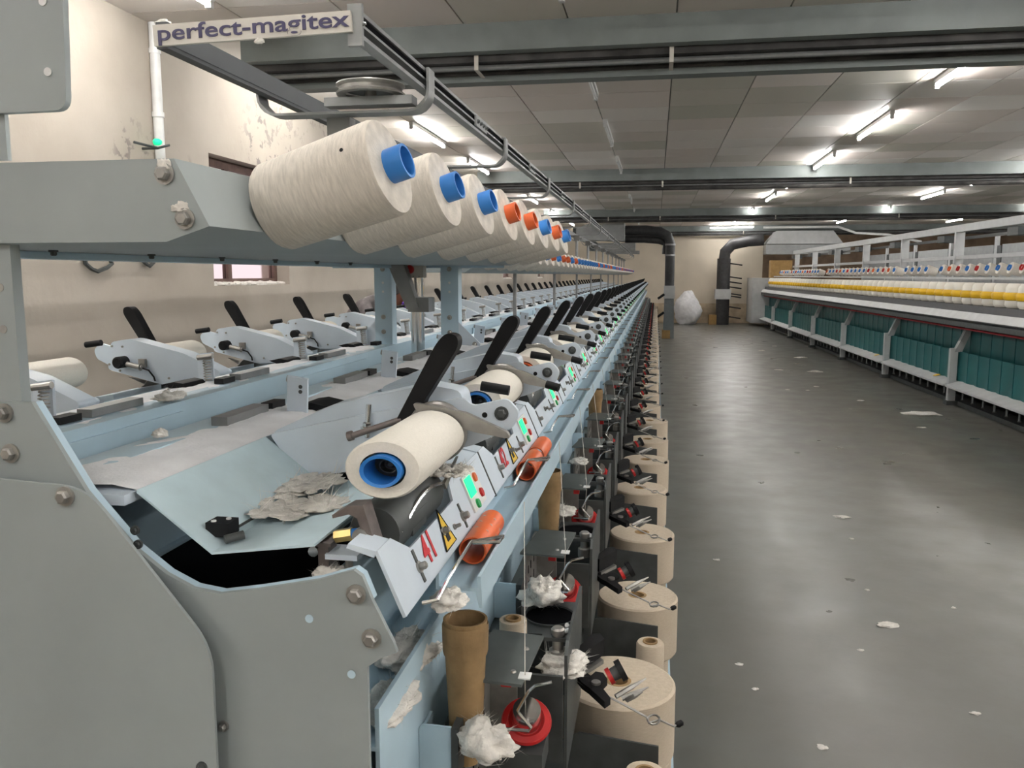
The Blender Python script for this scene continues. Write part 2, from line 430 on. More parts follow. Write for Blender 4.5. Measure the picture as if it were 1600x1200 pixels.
# folded flange along the plate edge
edge = half[6:]
for sgn in (1, -1):
    e2 = MB()
    for (a, b_) in zip(edge[:-1], edge[1:]):
        f = (lambda q: q) if sgn == 1 else (lambda q: (2*C0-q[0], q[1]))
        p, q = f(a), f(b_); n = Vector((q[1]-p[1], -(q[0]-p[0]))).normalized()*.004
        e2.add([(p[0], Y0, p[1]), (q[0], Y0, q[1]), (q[0], Y0+.010, q[1]), (p[0], Y0+.010, p[1])], [(0, 1, 2, 3)])
    fp(e2, 'plate_flange', blue)
cov = rounded([(-.445, .05), (-.443, 1.12), (-.575, 1.283), (-.683, 1.288)], .03, 5, (1, 2))
fp(MB().prism(cov+[(2*C0-x, z) for x, z in cov[::-1]], 'Y', Y0-.030, Y0-.026), 'cover_panel', shadeblue)
fp(MB().prism([(-.47, .1), (-.47, 1.10), (-.6, 1.26), (2*C0+.6, 1.26), (2*C0+.47, 1.10), (2*C0+.47, .1)], 'Y', Y0-.026, Y0-.007), 'cover_spacer', shadeblue)
for (u, v) in ((8, 645), (18, 708), (557, 928), (581, 997)):
    fp(MB().bolt(at(u, v, Y=Y0-.006), (0, -1, 0), .0105, .008), 'bolt', steel)
fp(MB().bolt(at(103, 775, Y=Y0-.03), (0, -1, 0), .0105, .008), 'bolt', steel)
fp(MB().bolt(at(316, 1198, Y=Y0-.03), (0, -1, 0), .006, .003), 'bolt', darkm)
fp(MB().bolt(at(350, 1134, Y=Y0-.006), (0, -1, 0), .006, .006), 'bolt', steel)
for (u, v) in ((483, 967), (549, 1054)):
    fp(MB().lathe([(.0045, 0), (.0045, .0006)], at(u, v, Y=Y0-.0066), (0, 1, 0), 14), 'hole', blue)
for (u, v) in ((212, 828), (217, 850)):
    fp(MB().bolt(at(u, v, Y=Y0-.0066), (0, -1, 0), .005, .003), 'bolt', darkm)
# body
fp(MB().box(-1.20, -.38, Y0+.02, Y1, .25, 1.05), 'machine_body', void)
for k, s in enumerate((1, -1)):
    def mx(x): return x if s == 1 else 2*C0-x
    def bx(b, x0, x1, *a):
        x0, x1 = sorted((mx(x0), mx(x1))); return b.box(x0, x1, *a)
    # inner longitudinal beam (C channel) and table
    fp(bx(bx(bx(MB(), -.716, -.712, Y0+.01, Y1, 1.10, 1.268), -.712, -.66, Y0+.01, Y1, 1.262, 1.268), -.725, -.70, Y0+.01, Y1, 1.095, 1.10), 'longitudinal_beam', blue)
    fp(bx(MB(), -.70, -.567, Y0+.02, Y1, 1.25, 1.2615), 'table_plate', whitep)
    # splice plates and bolts along the inside face
    for q in range(34):
        yq = 1.0+q*.42
        if q % 3 != 1:
            fp(MB().bolt((mx(-.7165), yq, 1.20), (-s, 0, 0), .009, .012), 'bolt', darkm)
    for q in range(10):
        yq = .9+q*1.0
        fp(bx(MB(), -.722, -.7165, yq, yq+.5, 1.112, 1.25), 'splice_plate', blue)
    # trough under the head panels
    fp(MB().prism([(mx(a), z) for a, z in ((-.262, 1.142), (-.262, 1.110), (-.212, 1.110), (-.212, 1.126), (-.208, 1.126), (-.206, 1.085), (-.210, 1.085), (-.215, 1.106), (-.266, 1.106), (-.266, 1.142))], 'Y', Y0+.20, Y1), 'trough', blue)
    fp(bx(MB(), -.38, -.37, Y0+.03, Y1, .80, 1.14), 'inner_wall', blue)
    fp(bx(MB(), -.38, -.29, Y0+.03, Y1, .985, .99), 'lower_shelf', blue)
    fp(bx(MB(), -.290, -.285, Y0+.03, Y1, .84, 1.035), 'lower_lip', blue)
    fp(bx(MB(), -.285, -.2385, Y0+.03, Y1, .857, .862), 'tube_tray', platem)
    # bottom tray for the feed packages
    fp(bx(bx(bx(MB(), -.38, .055, Y0+.1, Y1, .395, .40), .055, .060, Y0+.1, Y1, .0, .455), .0545, .060, Y0+.1, Y1, .4552, .458), 'feed_tray', blue)
    fp(bx(MB(), -.245, -.24, Y0+.1, Y1, .401, .855), 'back_panel', darkm)
    # near end of the shelf frame: posts
    for (xa, xb, ya, lab) in ((-.73, -.667, Y0+.0, 0), (-.705, -.645, 2.705, 1)):
        z0 = 1.30 if lab == 0 else 1.22
        fp(bx(bx(bx(MB(), xa, xb, ya, ya+.004, z0, 1.532), xb-.004, xb, ya+.004, ya+(.05 if lab else .014), z0, 1.532), xa, xa+.004, ya+.004, ya+(.05 if lab else .014), z0, 1.532), 'post', shadeblue if lab == 0 else blue)
    fp(MB().prism([(mx(-.645), 1.263), (mx(-.572), 1.263), (mx(-.572), 1.275), (mx(-.645), 1.345)], 'Y', 2.705, 2.709), 'gusset', whitep)
    for z in (1.52, 1.36, 1.31):
        fp(MB().bolt((mx(-.675), 2.705, z), (0, -1, 0), .008, .007), 'bolt', steel)
    fp(MB().bolt((mx(-.59), 2.705, 1.272), (0, -1, 0), .008, .007), 'bolt', steel)
    for z in (1.475, 1.445):
        fp(MB().lathe([(.004, 0), (.004, .0006)], (mx(-.675), 2.7044, z), (0, 1, 0), 10), 'hole', pipew)
    for z in (1.487, 1.443):
        fp(MB().lathe([(.0045, 0), (.0045, .0006)], (mx(-.682), Y0-.0006, z), (0, 1, 0), 10), 'hole', steel)
# thin poles that carry the long upper shelf
for q in range(9):
    fp(MB().cyl((C0, 4.7+q*1.89, 1.10), (C0, 4.7+q*1.89, 1.5095), .011, n=10), 'pole', alum)
fp(MB().cyl((-.368, Y0+.06, 1.196), (-.368, Y1, 1.196), .006, n=10), 'drive_shaft', chrome)

# upper grey plate on the near post
o = thing('post_plate', 'grey rounded steel plate bolted high on the near post', 'plate', (-.66, Y0-.012, 1.75))
pl = rounded([(-1.0, 1.658), (-.578, 1.662), (-.5705, 1.86), (-1.0, 1.86)], .014, 5, (1,))
MB().prism(pl, 'Y', Y0-.016, Y0-.008).build('plate', shadeblue, o, o.location)
for (u, v) in ((74, 112), (66, 2)):
    MB().lathe([(.0042, 0), (.0042, .001)], at(u, v, Y=Y0-.0172), (0, 1, 0), 14).build('hole', pipew, o, o.location)
MB().box(-.74, -.655, Y0-.0075, Y0-.002, 1.6165, 1.86).build('stem', shadeblue, o, o.location)

# ---------------------------------------------------------------- cone shelves
def shelf(name, label, prof, ya, yb, loc):
    o = thing(name, label, 'shelf', loc)
    wall = MB(); pts = prof+[(2*C0-x, z) for x, z in prof[::-1]]
    wall.prism(pts, 'Y', ya, yb).build('shelf_trough', shadeblue, o, loc)
    return o
profA = [(-.47, 1.614), (-.4355, 1.548), (-.483, 1.533)]
sa = shelf('cone_shelf', 'grey blue slanted overhead shelf of the first section carrying large cones', profA, Y0+.012, 2.80, (C0, Y0, 1.53))
MB().prism(profA+[(2*C0-x, z) for x, z in profA[::-1]], 'Y', Y0-.008, Y0+.012).build('end_plate', shadeblue, sa, (C0, Y0, 1.53))
for (u, v) in ((258, 272), (290, 342)):
    MB().bolt(at(u, v, Y=Y0-.008), (0, -1, 0), .0105, .008).build('bolt', steel, sa, (C0, Y0, 1.53))
MB().box(-.90, -.84, Y0+.02, 2.75, 1.523, 1.5325).build('shelf_beam', blue, sa, (C0, Y0, 1.53))
MB().box(-1.1, -.50, 2.75, 2.758, 1.524, 1.5325).build('cross_beam', blue, sa, (C0, Y0, 1.53))
for q in range(6):
    MB().bolt((-.79, 1.0+.22*q, 1.533), (0, 0, -1), .006, .006).build('bolt', darkm, sa, (C0, Y0, 1.53))
profB = [(-.69, 1.600), (-.645, 1.530), (-.68, 1.510)]
sb = shelf('cone_shelf', 'long pale lower shelf of small cones running to the far machine end', profB, 2.95, Y1, (C0, 2.95, 1.51))

def cone_thing(tube_mat, length, r0, r1, stub=.022, tr_=.0195):
    o = thing('yarn_cone', '', 'cone'); a = (0, 0, 1)
    MB().lathe([(r0*.93, 0), (r0, .006), (r1, length-.007), (r1*.96, length)], (0, 0, 0), a, 30).build('yarn', coney, o, (0, 0, 0))
    MB().lathe([(tr_*.98, length-.01), (tr_, length+stub), (tr_-.003, length+stub), (tr_-.004, length-.008)], (0, 0, 0), a, 22).build('tube', tube_mat, o, (0, 0, 0))
    return o
def axrot(elev, toward):
    d = Vector((cos(radians(elev))*cos(radians(toward)), -cos(radians(elev))*sin(radians(toward)), sin(radians(elev))))
    return d.to_track_quat('Z', 'Y').to_euler()
cA = {}
tubesA = ['b', 'b', 'b', 'o', 'o', 'b', 'o', 'b']; tm = {'b': bluep, 'o': orangep}
for i, t in enumerate(tubesA):
    if t not in cA: o = cA[t] = cone_thing(tm[t], .152, .0515, .0545)
    else: o = dup(cA[t])
    o.location = (-.4395, .9267+.25*i, 1.5776); o.rotation_euler = axrot(16, 6)
    lab = 'large cream yarn cone with a %s tube on the first shelf' % ('blue' if t == 'b' else 'orange')
    if i == 0: lab = 'large cream yarn cone with a black speck beside the shelf end plate'
    tag(o, lab, 'yarn cone', 'cones on the first overhead shelf')
cone0 = cA['b']
q = cone0.rotation_euler.to_matrix().inverted() @ (at(537, 238, Y=.87)-Vector(cone0.location))
rq = Vector((q.x, q.y, 0)).normalized()*.0537; q = Vector((rq.x, rq.y, q.z))
MB().lathe([(.0022, 0), (.0022, .0008)], q, rq, 8).build('speck', black, cone0, (0, 0, 0))
cB = {}
for i in range(70):
    y = 3.13+.25*i
    t = random.choice('bbobo')
    if t not in cB: o = cB[t] = cone_thing(tm[t], .112, .042, .045)
    else: o = dup(cB[t])
    o.location = (-.647, y, 1.5555); o.rotation_euler = axrot(18, 5)
    tag(o, 'small cream yarn cone with a %s tube on the long lower shelf' % ('blue' if t == 'b' else 'orange'), 'yarn cone', 'cones on the long lower shelf')

# ================================================================== WINDING HEADS
HO = Vector((-.27, .80, 1.14))
head = thing('winding_station', '', 'winding head', HO)
def hp(b, name, mat, parent=None, **k):
    o = b.build(name, mat, parent or head, HO, **k); return o
# slanted control panel: bottom (-.25,1.145) top (-.28,1.215)
PB = Vector((-.250, 0, 1.145)); PT = Vector((-.280, 0, 1.215)); PN = Vector((.07, 0, .03)).normalized()
def onp(y, t, h=0): q = PB.lerp(PT, t)+PN*h; return Vector((q.x, y, q.z))
out = [(.802, 0), (1.296, 0), (1.296, 1), (1.105, 1), (1.09, .66), (.885, .66), (.845, 1), (.802, 1)]
n = len(out); b = MB()
b.add([onp(y, t, 0) for y, t in out]+[onp(y, t, -.004) for y, t in out], [tuple(range(n)), tuple(range(n, 2*n))[::-1]]+[(i, n+i, n+(i+1) % n, (i+1) % n) for i in range(n)])
panel = hp(b, 'control_panel', whitep)
hp(MB().prism([(-.281, 1.214), (-.312, 1.221), (-.314, 1.216), (-.284, 1.207)], 'Y', .802, .845), 'lip', whitep)
for (ya, yb, nm) in ((1.105, 1.296, 'housing'),):
    hp(MB().prism([(-.281, 1.214), (-.345, 1.226), (-.345, 1.15), (-.255, 1.145)], 'Y', ya, yb), nm, whitep)
# display
def pbox(b, y0, y1, t0, t1, h0, h1):
    vs = [onp(y, t, h) for h in (h0, h1) for t in (t0, t1) for y in (y0, y1)]
    return b.add(vs, [(0, 2, 3, 1), (4, 5, 7, 6), (0, 1, 5, 4), (2, 6, 7, 3), (0, 4, 6, 2), (1, 3, 7, 5)])
disp = hp(pbox(MB(), 1.155, 1.235, .14, .86, 0, .003), 'display_unit', pipew)
hp(pbox(MB(), 1.160, 1.195, .42, .80, .003, .0045), 'green_screen', screen, disp)
for (y, t, m) in ((1.215, .68, orangep), (1.218, .34, redp), (1.18, .24, greenbtn)):
    hp(MB().lathe([(.0075, .003), (.0068, .0065)], onp(y, t), PN, 12), 'button', m, disp)
for (y, t, r) in ((.885, .34, .007), (1.002, .42, .006), (1.10, .30, .008), (1.05, .3, .004)):
    hp(MB().bolt(onp(y, t), PN, r, .009), 'bolt', steel)
hp(pbox(MB(), .882, .888, .1, .62, 0, .0015), 'slot', darkm)
hp(pbox(MB(), 1.097, 1.103, .08, .55, 0, .0015), 'slot', darkm)
hp(pbox(MB(), 1.2965, 1.3005, -.03, 1.0, -.003, .0012), 'joint', darkm)
# drum, traverse guide
hp(MB().lathe([(.030, 0), (.033, .01), (.033, .19), (.030, .20)], (-.312, .885, 1.206), (0, 1, 0), 24), 'drum', darkm)
gp = [(-.283, .89+.205*q/10, 1.207+.02*sin(pi*q/10*.9)) for q in range(11)]
hp(MB().tube(gp, .003, 6), 'traverse_guide', chrome)
hp(MB().prism([(1.05, 1.225), (1.13, 1.245), (1.06, 1.215)], 'X', -.275, -.271), 'yarn_fin', steel)
hp(MB().box(-.30, -.28, .93, .99, 1.19, 1.215), 'traverse_block', darkm)
# V-shaped guide sheet
sv = [(-.562, .815, 1.264), (-.562, 1.128, 1.264), (-.475, 1.128, 1.198), (-.475, .815, 1.198), (-.355, 1.128, 1.214), (-.355, .815, 1.214)]
hp(MB().add(sv+[(x, y, z-.003) for x, y, z in sv], [(0, 3, 2, 1), (3, 5, 4, 2), (6, 7, 8, 9), (9, 8, 10, 11), (0, 6, 9, 3), (3, 9, 11, 5), (5, 11, 10, 4), (4, 10, 8, 2), (2, 8, 7, 1), (1, 7, 6, 0)]), 'guide_sheet', sheetm, smooth=False)
lt = hp(MB().box(-.497, -.470, .842, .868, 1.206, 1.222), 'latch', black)
hp(MB().cyl((-.49, .848, 1.222), (-.49, .848, 1.2235), .003, n=10).cyl((-.478, .86, 1.222), (-.478, .86, 1.2235), .003, n=10), 'screw', pipew, lt)
hp(MB().tube([(-.478, .85, 1.207), (-.476, .95, 1.207), (-.474, 1.09, 1.206)], .0018, 5).cyl((-.47, .835, 1.206), (-.455, .85, 1.208), .005), 'latch_rod', darkm)
# cradle arm
body = rounded([(-.255, 1.270), (-.268, 1.338), (-.318, 1.346), (-.46, 1.313), (-.555, 1.270), (-.545, 1.245), (-.40, 1.235)], .01, 3)
hp(MB().prism(body, 'Y', 1.135, 1.185), 'cradle_arm', whitep)
nose = rounded([(-.555, 1.268), (-.403, 1.303), (-.262, 1.330), (-.250, 1.318), (-.2, 1.330), (-.183, 1.312), (-.19, 1.290), (-.25, 1.262), (-.40, 1.222), (-.51, 1.205)], .008, 3)
ap = hp(MB().prism(nose, 'Y', 1.126, 1.1345), 'arm_plate', whitep)
hp(MB().bolt((-.208, 1.126, 1.309), (0, -1, 0), .010, .006), 'pivot_bolt', darkm, ap)
hp(MB().lathe([(.004, 0), (.004, .001)], (-.232, 1.1255, 1.306), (0, 1, 0), 10), 'hole', black, ap)
kn = hp(MB().lathe([(.0145, 0), (.0145, .028), (.011, .032)], (-.302, 1.185, 1.290), (0, 1, 0), 16), 'sensor_knob', black)
hp(MB().cyl((-.318, 1.20, 1.286), (-.352, 1.20, 1.279), .0065).bolt((-.352, 1.2, 1.279), (-1, 0, 0), .009, .006), 'connector', steel, kn)
hp(MB().tube([(-.352, 1.20, 1.279), (-.375, 1.20, 1.272), (-.385, 1.195, 1.255), (-.382, 1.187, 1.245)], .0022, 5), 'cable', black, kn)
hp(MB().box(-.362, -.345, 1.185, 1.195, 1.278, 1.298), 'connector_plate', steel, kn)
for (x, z) in ((-.272, 1.328), (-.262, 1.283), (-.30, 1.327), (-.29, 1.268), (-.42, 1.252)):
    hp(MB().bolt((x, 1.185, z), (0, 1, 0), .0045, .004, False), 'bolt', steel)
# lever handle
hl = rounded([(-.354, 1.296), (-.312, 1.300), (-.314, 1.324), (-.304, 1.338), (-.262, 1.404), (-.263, 1.419), (-.279, 1.423), (-.293, 1.408)], .010, 4)
hp(MB().prism(hl, 'Y', 1.096, 1.122), 'lever_handle', black)
gb = [(-.325, 1.327), (-.287, 1.322), (-.25, 1.315), (-.192, 1.290), (-.189, 1.281), (-.238, 1.289), (-.275, 1.299), (-.31, 1.300)]
hp(MB().prism(rounded(gb, .006, 3), 'Y', 1.085, 1.095), 'lever_bar', steel)
hp(MB().cyl((-.205, 1.09, 1.290), (-.180, 1.085, 1.284), .008, n=12), 'bar_cap', black)
hp(MB().cyl((-.252, 1.199, 1.337), (-.210, 1.199, 1.331), .0075, n=12), 'grip', black)
hp(MB().lathe([(.040, 0), (.043, .003), (.043, .012), (.02, .016)], (-.295, 1.094, 1.285), (0, 1, 0), 24).bolt((-.265, 1.092, 1.285), (0, -1, 0), .006, .004), 'tube_holder', steel)
hp(MB().cyl((-.402, 1.118, 1.27), (-.398, 1.118, 1.318), .004).bolt((-.401, 1.118, 1.283), (0, 0, 1), .010, .008), 'stop_stud', chrome)
hp(MB().cyl((-.415, 1.09, 1.277), (-.345, 1.10, 1.301), .0045).cyl((-.42, 1.09, 1.276), (-.413, 1.09, 1.278), .007), 'stop_rod', brownsteel)
# inner-side hardware on the table
tilt = Matrix.Translation((-.605, 1.335, 1.262)) @ Matrix.Rotation(radians(12), 4, 'X') @ Matrix.Rotation(radians(8), 4, 'Y')
up = hp(MB().box(-.018, .018, -.003, .003, .004, .068, tilt), 'spring_bracket', whitep)
for z in (.053, .044):
    hp(MB().lathe([(.0035, 0), (.0035, .0008)], tilt @ Vector((.006, -.0038, z)), (0, 1, 0), 10), 'hole', darkm, up)
sp = [tilt @ Vector((-.010+.008*cos(q*1.2), .014+.008*sin(q*1.2), .002+.0011*q)) for q in range(48)]
hp(MB().tube(sp, .0013, 5), 'coil_spring', steel)
hp(MB().cyl(tilt @ Vector((-.024, .012, .058)), tilt @ Vector((.012, .012, .058)), .006, n=10), 'spring_pin', steel)
hp(MB().box(-.675, -.648, 1.175, 1.315, 1.2685, 1.282), 'slide_bar', alum)
hp(MB().box(-.672, -.65, 1.335, 1.385, 1.2685, 1.280), 'slide_block', black)
hp(MB().prism([(-.62, 1.263), (-.585, 1.263), (-.56, 1.272), (-.59, 1.278), (-.61, 1.275)], 'Y', 1.36, 1.44), 'cam_cover', black)
# guide rod in front of the trough
gr = [at(660, 942, Z=1.146), at(683, 938, Z=1.150), at(700, 905, Z=1.150), at(737, 846, Z=1.150), at(788, 838, Z=1.150), at(780, 847, Z=1.150), at(738, 848, Z=1.150)]
hp(MB().tube(gr, .0024, 6), 'guide_rod', chrome)

NH = 40
heads = []
for i in range(NH):
    o = head if i == 0 else dup(head, (HO.x, HO.y+.5*i, HO.z))
    heads.append(o)
    if i == 0: tag(o, 'winding head numbered 41 in red, first on the aisle side', 'winding head', 'winding heads along the aisle side')
    elif i == 1: tag(o, 'winding head numbered 42 in red, second on the aisle side', 'winding head', 'winding heads along the aisle side')
    else: tag(o, 'pale blue winding head on the aisle side beyond number 42', 'winding head', 'winding heads along the aisle side')
# numbers and warning signs on the first two
zax = PN; yax = (PT-PB).normalized(); xax = Vector((0, 1, 0))
RM = Matrix((xax, yax, zax)).transposed().to_4x4()
for i, txt in ((0, '41'), (1, '42')):
    me = text_mesh(txt, .048, red_txt, .0004, .0006); p = onp(.935, .42, .0012)-HO
    q = Matrix.Translation(p) @ RM @ Matrix.Shear('XY', 4, (.12, 0)) if False else Matrix.Translation(p) @ RM
    o = bpy.data.objects.new('number_lettering', me); COL.objects.link(o); o.parent = heads[i]; o.matrix_local = q
    b = MB(); b.add([onp(.985, .12, .0014), onp(1.035, .12, .0014), onp(1.01, .78, .0014), onp(.985, .12, .0004), onp(1.035, .12, .0004), onp(1.01, .78, .0004)], [(0, 1, 2), (0, 3, 4, 1), (1, 4, 5, 2), (2, 5, 3, 0)])
    w = b.build('warning_sign', yellow, heads[i], HO)
    tr = [(.985, .12), (1.035, .12), (1.01, .78)]
    MB().tube([onp(y, t, .0014) for y, t in tr+[tr[0]]], .0011, 4).build('sign_border', black, w, HO)
    pbox(MB(), 1.003, 1.017, .22, .46, .0012, .002).build('sign_symbol', black, w, HO)
for c_ in list(heads[0].children):
    if c_.name.startswith('bar_cap'): bpy.data.objects.remove(c_)
# left side heads: the same unit turned round
SY = 3.023
PHO = Vector((2*C0-HO.x, 0, HO.z))
left = []
for k in range(1, 40):
    o = dup(heads[2], (PHO.x, SY-HO.y+.5*(k-2), PHO.z), pi, 'pale blue winding head on the wall side of the machine', 'winding heads along the wall side')
    for ch in list(o.children):
        if ch.name.startswith(('number_lettering', 'warning_sign')):
            for g in list(ch.children): bpy.data.objects.remove(g)
            bpy.data.objects.remove(ch)
    left.append(o)
for h_ in (heads[3], left[3]):            # the bar is missing where the frame post stands
    for c_ in list(h_.children):
        if c_.name.startswith('slide_bar'): bpy.data.objects.remove(c_)
# end-of-row lever bracket near head 41
o = thing('stop_bracket', 'dark bent steel stop bracket with brass fitting at the near end of the row', 'bracket', (-.33, .85, 1.2))
BO = o.location
pts = [at(u, v, Y=.85) for u, v in ((524, 801), (548, 787), (572, 786), (592, 850), (580, 862), (563, 806), (550, 800), (525, 806))]
MB().prism([(p.x, p.z) for p in pts], 'Y', .84, .866).build('hook_plate', brownsteel, o, BO)
MB().cyl((-.345, .85, 1.212), (-.325, .85, 1.216), .0075, n=6).build('brass_nut', M('brass', (.55, .40, .16), .3, .9), o, BO)
MB().cyl((-.325, .85, 1.216), (-.318, .85, 1.217), .006).build('blue_ring', bluep, o, BO)
MB().lathe([(.0085, 0), (.0085, .01), (.004, .01), (.004, .002)], (-.313, .838, 1.217), (0, 1, 0), 14).build('eyelet', steel, o, BO)
MB().box(-.385, -.345, .835, .87, 1.204, 1.208).box(-.362, -.350, .84, .865, 1.168, 1.206).build('support_angle', brownsteel, o, BO)
MB().box(-.352, -.315, .835, .87, 1.19, 1.196).build('clamp_plate', whitep, o, BO)
MB().cyl((-.330, .85, 1.172), (-.330, .85, 1.19), .0045).bolt((-.330, .85, 1.170), (0, 0, 1), .008, .005).build('adjust_screw', steel, o, BO)

# wound packages
PA = Vector((-.295, 0, 1.285))
pk = {}
def package(t):
    o = thing('yarn_package', '', 'yarn package')
    MB().lathe([(.024, .0), (.038, .0), (.0405, .004), (.0405, .206), (.038, .21)], (0, 0, 0), (0, 1, 0), 36, sx=1.12, sz=.84, cap=False).build('yarn', cream, o, (0, 0, 0))
    MB().lathe([(.0175, .12), (.0175, -.008), (.0215, -.009), (.0215, .02)], (0, 0, 0), (0, 1, 0), 28, sx=1.12, sz=.84, cap=False).build('tube', tm[t], o, (0, 0, 0))
    MB().lathe([(.0174, .03), (.010, .028), (.010, .02), (.0085, .02), (.007, .032), (.003, .028)], (0, 0, 0), (0, 1, 0), 20, sx=1.12, sz=.84).build('hub', darkm, o, (0, 0, 0))
    return o
for i in range(NH):
    t = 'b' if i in (0, 1, 3) or i % 3 == 0 else 'o'
    if t not in pk: o = pk[t] = package(t)
    else: o = dup(pk[t])
    o.location = (PA.x, .868+.5*i, PA.z)
    lab = 'cream yarn package nearest the grey end plate, with a blue tube' if i == 0 else ('cream yarn package with a blue tube on the head numbered 42' if i == 1 else
          'cream yarn package with a %s tube on an aisle-side head beyond number 42' % ('blue' if t == 'b' else 'orange'))
    tag(o, lab, 'yarn package', 'wound packages on the aisle side')
for k in range(1, 40):
    o = dup(pk['b' if k % 2 else 'o'], (2*C0-PA.x, SY-.868+.5*(k-2), PA.z), pi)
    tag(o, 'cream yarn package with a %s tube on a wall-side head' % ('blue' if k % 2 else 'orange'), 'yarn package', 'wound packages on the wall side')

# lint layer on the tables
for s, nm in ((1, 'aisle'), (-1, 'wall')):
    b = MB(); nx, ny = 10, 260; xa, xb = -.714, -.565
    for j in range(ny+1):
        y = .82+(9.6)*(j/ny)**1.3
        for i in range(nx+1):
            x = xa+(xb-xa)*i/nx; X = x if s == 1 else 2*C0-x
            e = min(1, i/1.5)*min(1, (nx-i)/1.5)
            z = 1.263+e*(.004+.005*noise.noise(Vector((x*18, y*5, s)))+.004*noise.noise(Vector((x*50, y*22, s))))
            b.v.append(Vector((X, y, z)))
    for j in range(ny):
        for i in range(nx): b.f.append((j*(nx+1)+i, j*(nx+1)+i+1, (j+1)*(nx+1)+i+1, (j+1)*(nx+1)+i))
    o = b.build('lint_layer', lintw, None, (0, 0, 0)); tag(o, 'white cotton lint settled on the %s-side table of the machine' % nm, 'lint', kind='stuff')

# tubes lying in the trough, brown tubes standing in the tray
def bob(u0, v0, u1, v1, z, r): 
    a = at(u0, v0, Z=z); c = at(u1, v1, Z=z); return a, c
def open_tube(name, mat, a, c, r, r1=None):
    d = c-a; r1 = r1 or r; L_ = d.length
    return MB().lathe([(r, 0), (r1, L_), (r1*.88, L_), (r*.88, 0), (r, 0)], a, d, 24, cap=False).build(name, mat, None, a)
for (ya, yb, lab) in ((1.06, 1.195, 'orange empty tube with loose thread lying in the trough beside head 41'), (1.53, 1.64, 'orange empty tube lying in the trough beside head 42'), (1.66, 1.78, 'second orange empty tube end to end in the trough beside head 42')):
    o = open_tube('empty_tube', orangep, Vector((-.236, ya, 1.131)), Vector((-.236, yb, 1.131)), .019); tag(o, lab, 'tube', 'orange tubes in the trough')
P = [Vector((-.236+.0195*cos(q*.9), 1.10+.004*q, 1.131+.0195*sin(q*.9))) for q in range(18)]
o = MB().tube(P, .0008, 4).build('loose_thread', threadm, None, P[0]); tag(o, 'loose pale thread wound round an orange tube', 'thread')
for (u, v, z, lab) in ((727, 966, 1.058, 'tall brown paper tube standing beside the first dark guide plate'), (858, 735, 1.058, 'brown paper tube standing beside the second dark guide plate'), (930, 608, 1.058, 'brown paper tube standing farther along the row of guide plates')):
    p = at(u, v, Z=z); p.x = max(p.x, -.250); o = thing('paper_tube', lab, 'tube', (p.x, p.y, .863), 'brown paper tubes in the tray')
    MB().lathe([(.020, .0), (.029, .195), (.026, .195), (.018, .0)], (p.x, p.y, .863), (0, 0, 1), 28, cap=False).build('tube_wall', brown, o, o.location)
    MB().lathe([(.0285, .148), (.0296, .152), (.0306, .186), (.0298, .19)], (p.x, p.y, .863), (0, 0, 1), 28, cap=False).build('band', brown, o, o.location)

# ================================================================== FEED CREEL UNITS
CO = Vector((-.19, 1.0, .9))
cr = thing('tension_unit', '', 'tension unit', CO)
def cp(b, name, mat, parent=None, **k): return b.build(name, mat, parent or cr, CO, **k)
tp = cp(MB().prism([(-.243, 1.005), (-.159, .998), (-.150, 1.148), (-.226, 1.158)], 'Z', .974, .978), 'guide_plate', platem)
for (x, y) in ((-.175, 1.03), (-.168, 1.10)):
    cp(MB().lathe([(.004, 0), (.003, .0025)], (x, y, .978), (0, 0, 1), 10), 'screw', steel, tp)
cp(MB().box(-.166, -.150, 1.012, 1.03, 0.9775, .9795), 'yarn_eye', pipew, tp)
bp_ = cp(MB().box(-.236, -.231, 1.005, 1.155, .78, .974).box(-.231, -.19, 1.150, 1.155, .78, .974), 'slotted_plate', steel)
for q in range(5):
    for yy in (1.03, 1.06, 1.10):
        cp(MB().box(-.2308, -.2302, yy, yy+.006, .80+.032*q, .815+.032*q), 'slot', void, bp_)
ax = Vector((.10, -.55, .83)).normalized()
pd = Vector((-.168, 1.10, .868))
cp(MB().lathe([(.021, 0), (.034, .001), (.036, .005), (.034, .009), (.026, .011), (.021, .006)], pd, ax, 28), 'red_disc', redp)
cp(MB().lathe([(.020, .004), (.021, .02), (.0195, .038), (.010, .040)], pd, ax, 22), 'chrome_drum', chrome)
cp(MB().box(-.20, -.14, 1.06, 1.13, .81, .845), 'disc_mount', darkm)
hk = [at(u, v, Y=1.04) for u, v in ((862, 1066), (836, 1071), (826, 1080), (809, 1110), (812, 1116), (830, 1137), (826, 1142), (784, 1138))]
cp(MB().tube(hk, .0022, 6), 'wire_hook', chrome)
cp(MB().box(-.192, -.178, 1.03, 1.045, .956, .973), 'red_clip', redp)
# feeder housing with round opening
cp(MB().box(-.215, -.125, 1.315, 1.46, .80, .905), 'feeder_housing', darkm)
cp(MB().lathe([(.044, -.02), (.046, .004), (.043, .004), (.041, -.015)], (-.170, 1.388, .905), (0, 0, 1), 26, cap=False), 'feeder_ring', darkm)
cp(MB().lathe([(.042, 0), (.042, .0015)], (-.170, 1.388, .905), (0, 0, 1), 24), 'feeder_opening', void)
cp(MB().cyl((-.135, 1.34, .91), (-.135, 1.335, .915), .004).cyl((-.143, 1.32, .907), (-.130, 1.322, .912), .004), 'ceramic_eye', pipew)
cp(MB().prism([(1.19, .74), (1.19, .93), (1.21, .945), (1.44, .945), (1.44, .74)], 'X', -.124, -.119), 'side_plate', darkm)
cp(MB().box(-.235, -.125, 1.18, 1.186, .76, .90), 'cross_plate', darkm)
cp(MB().lathe([(.014, 0), (.014, .018), (.009, .02), (.009, .042), (.011, .045), (.011, .052), (.008, .055)], (-.140, 1.245, .895), (0, 0, 1), 16), 'tension_post', steel)
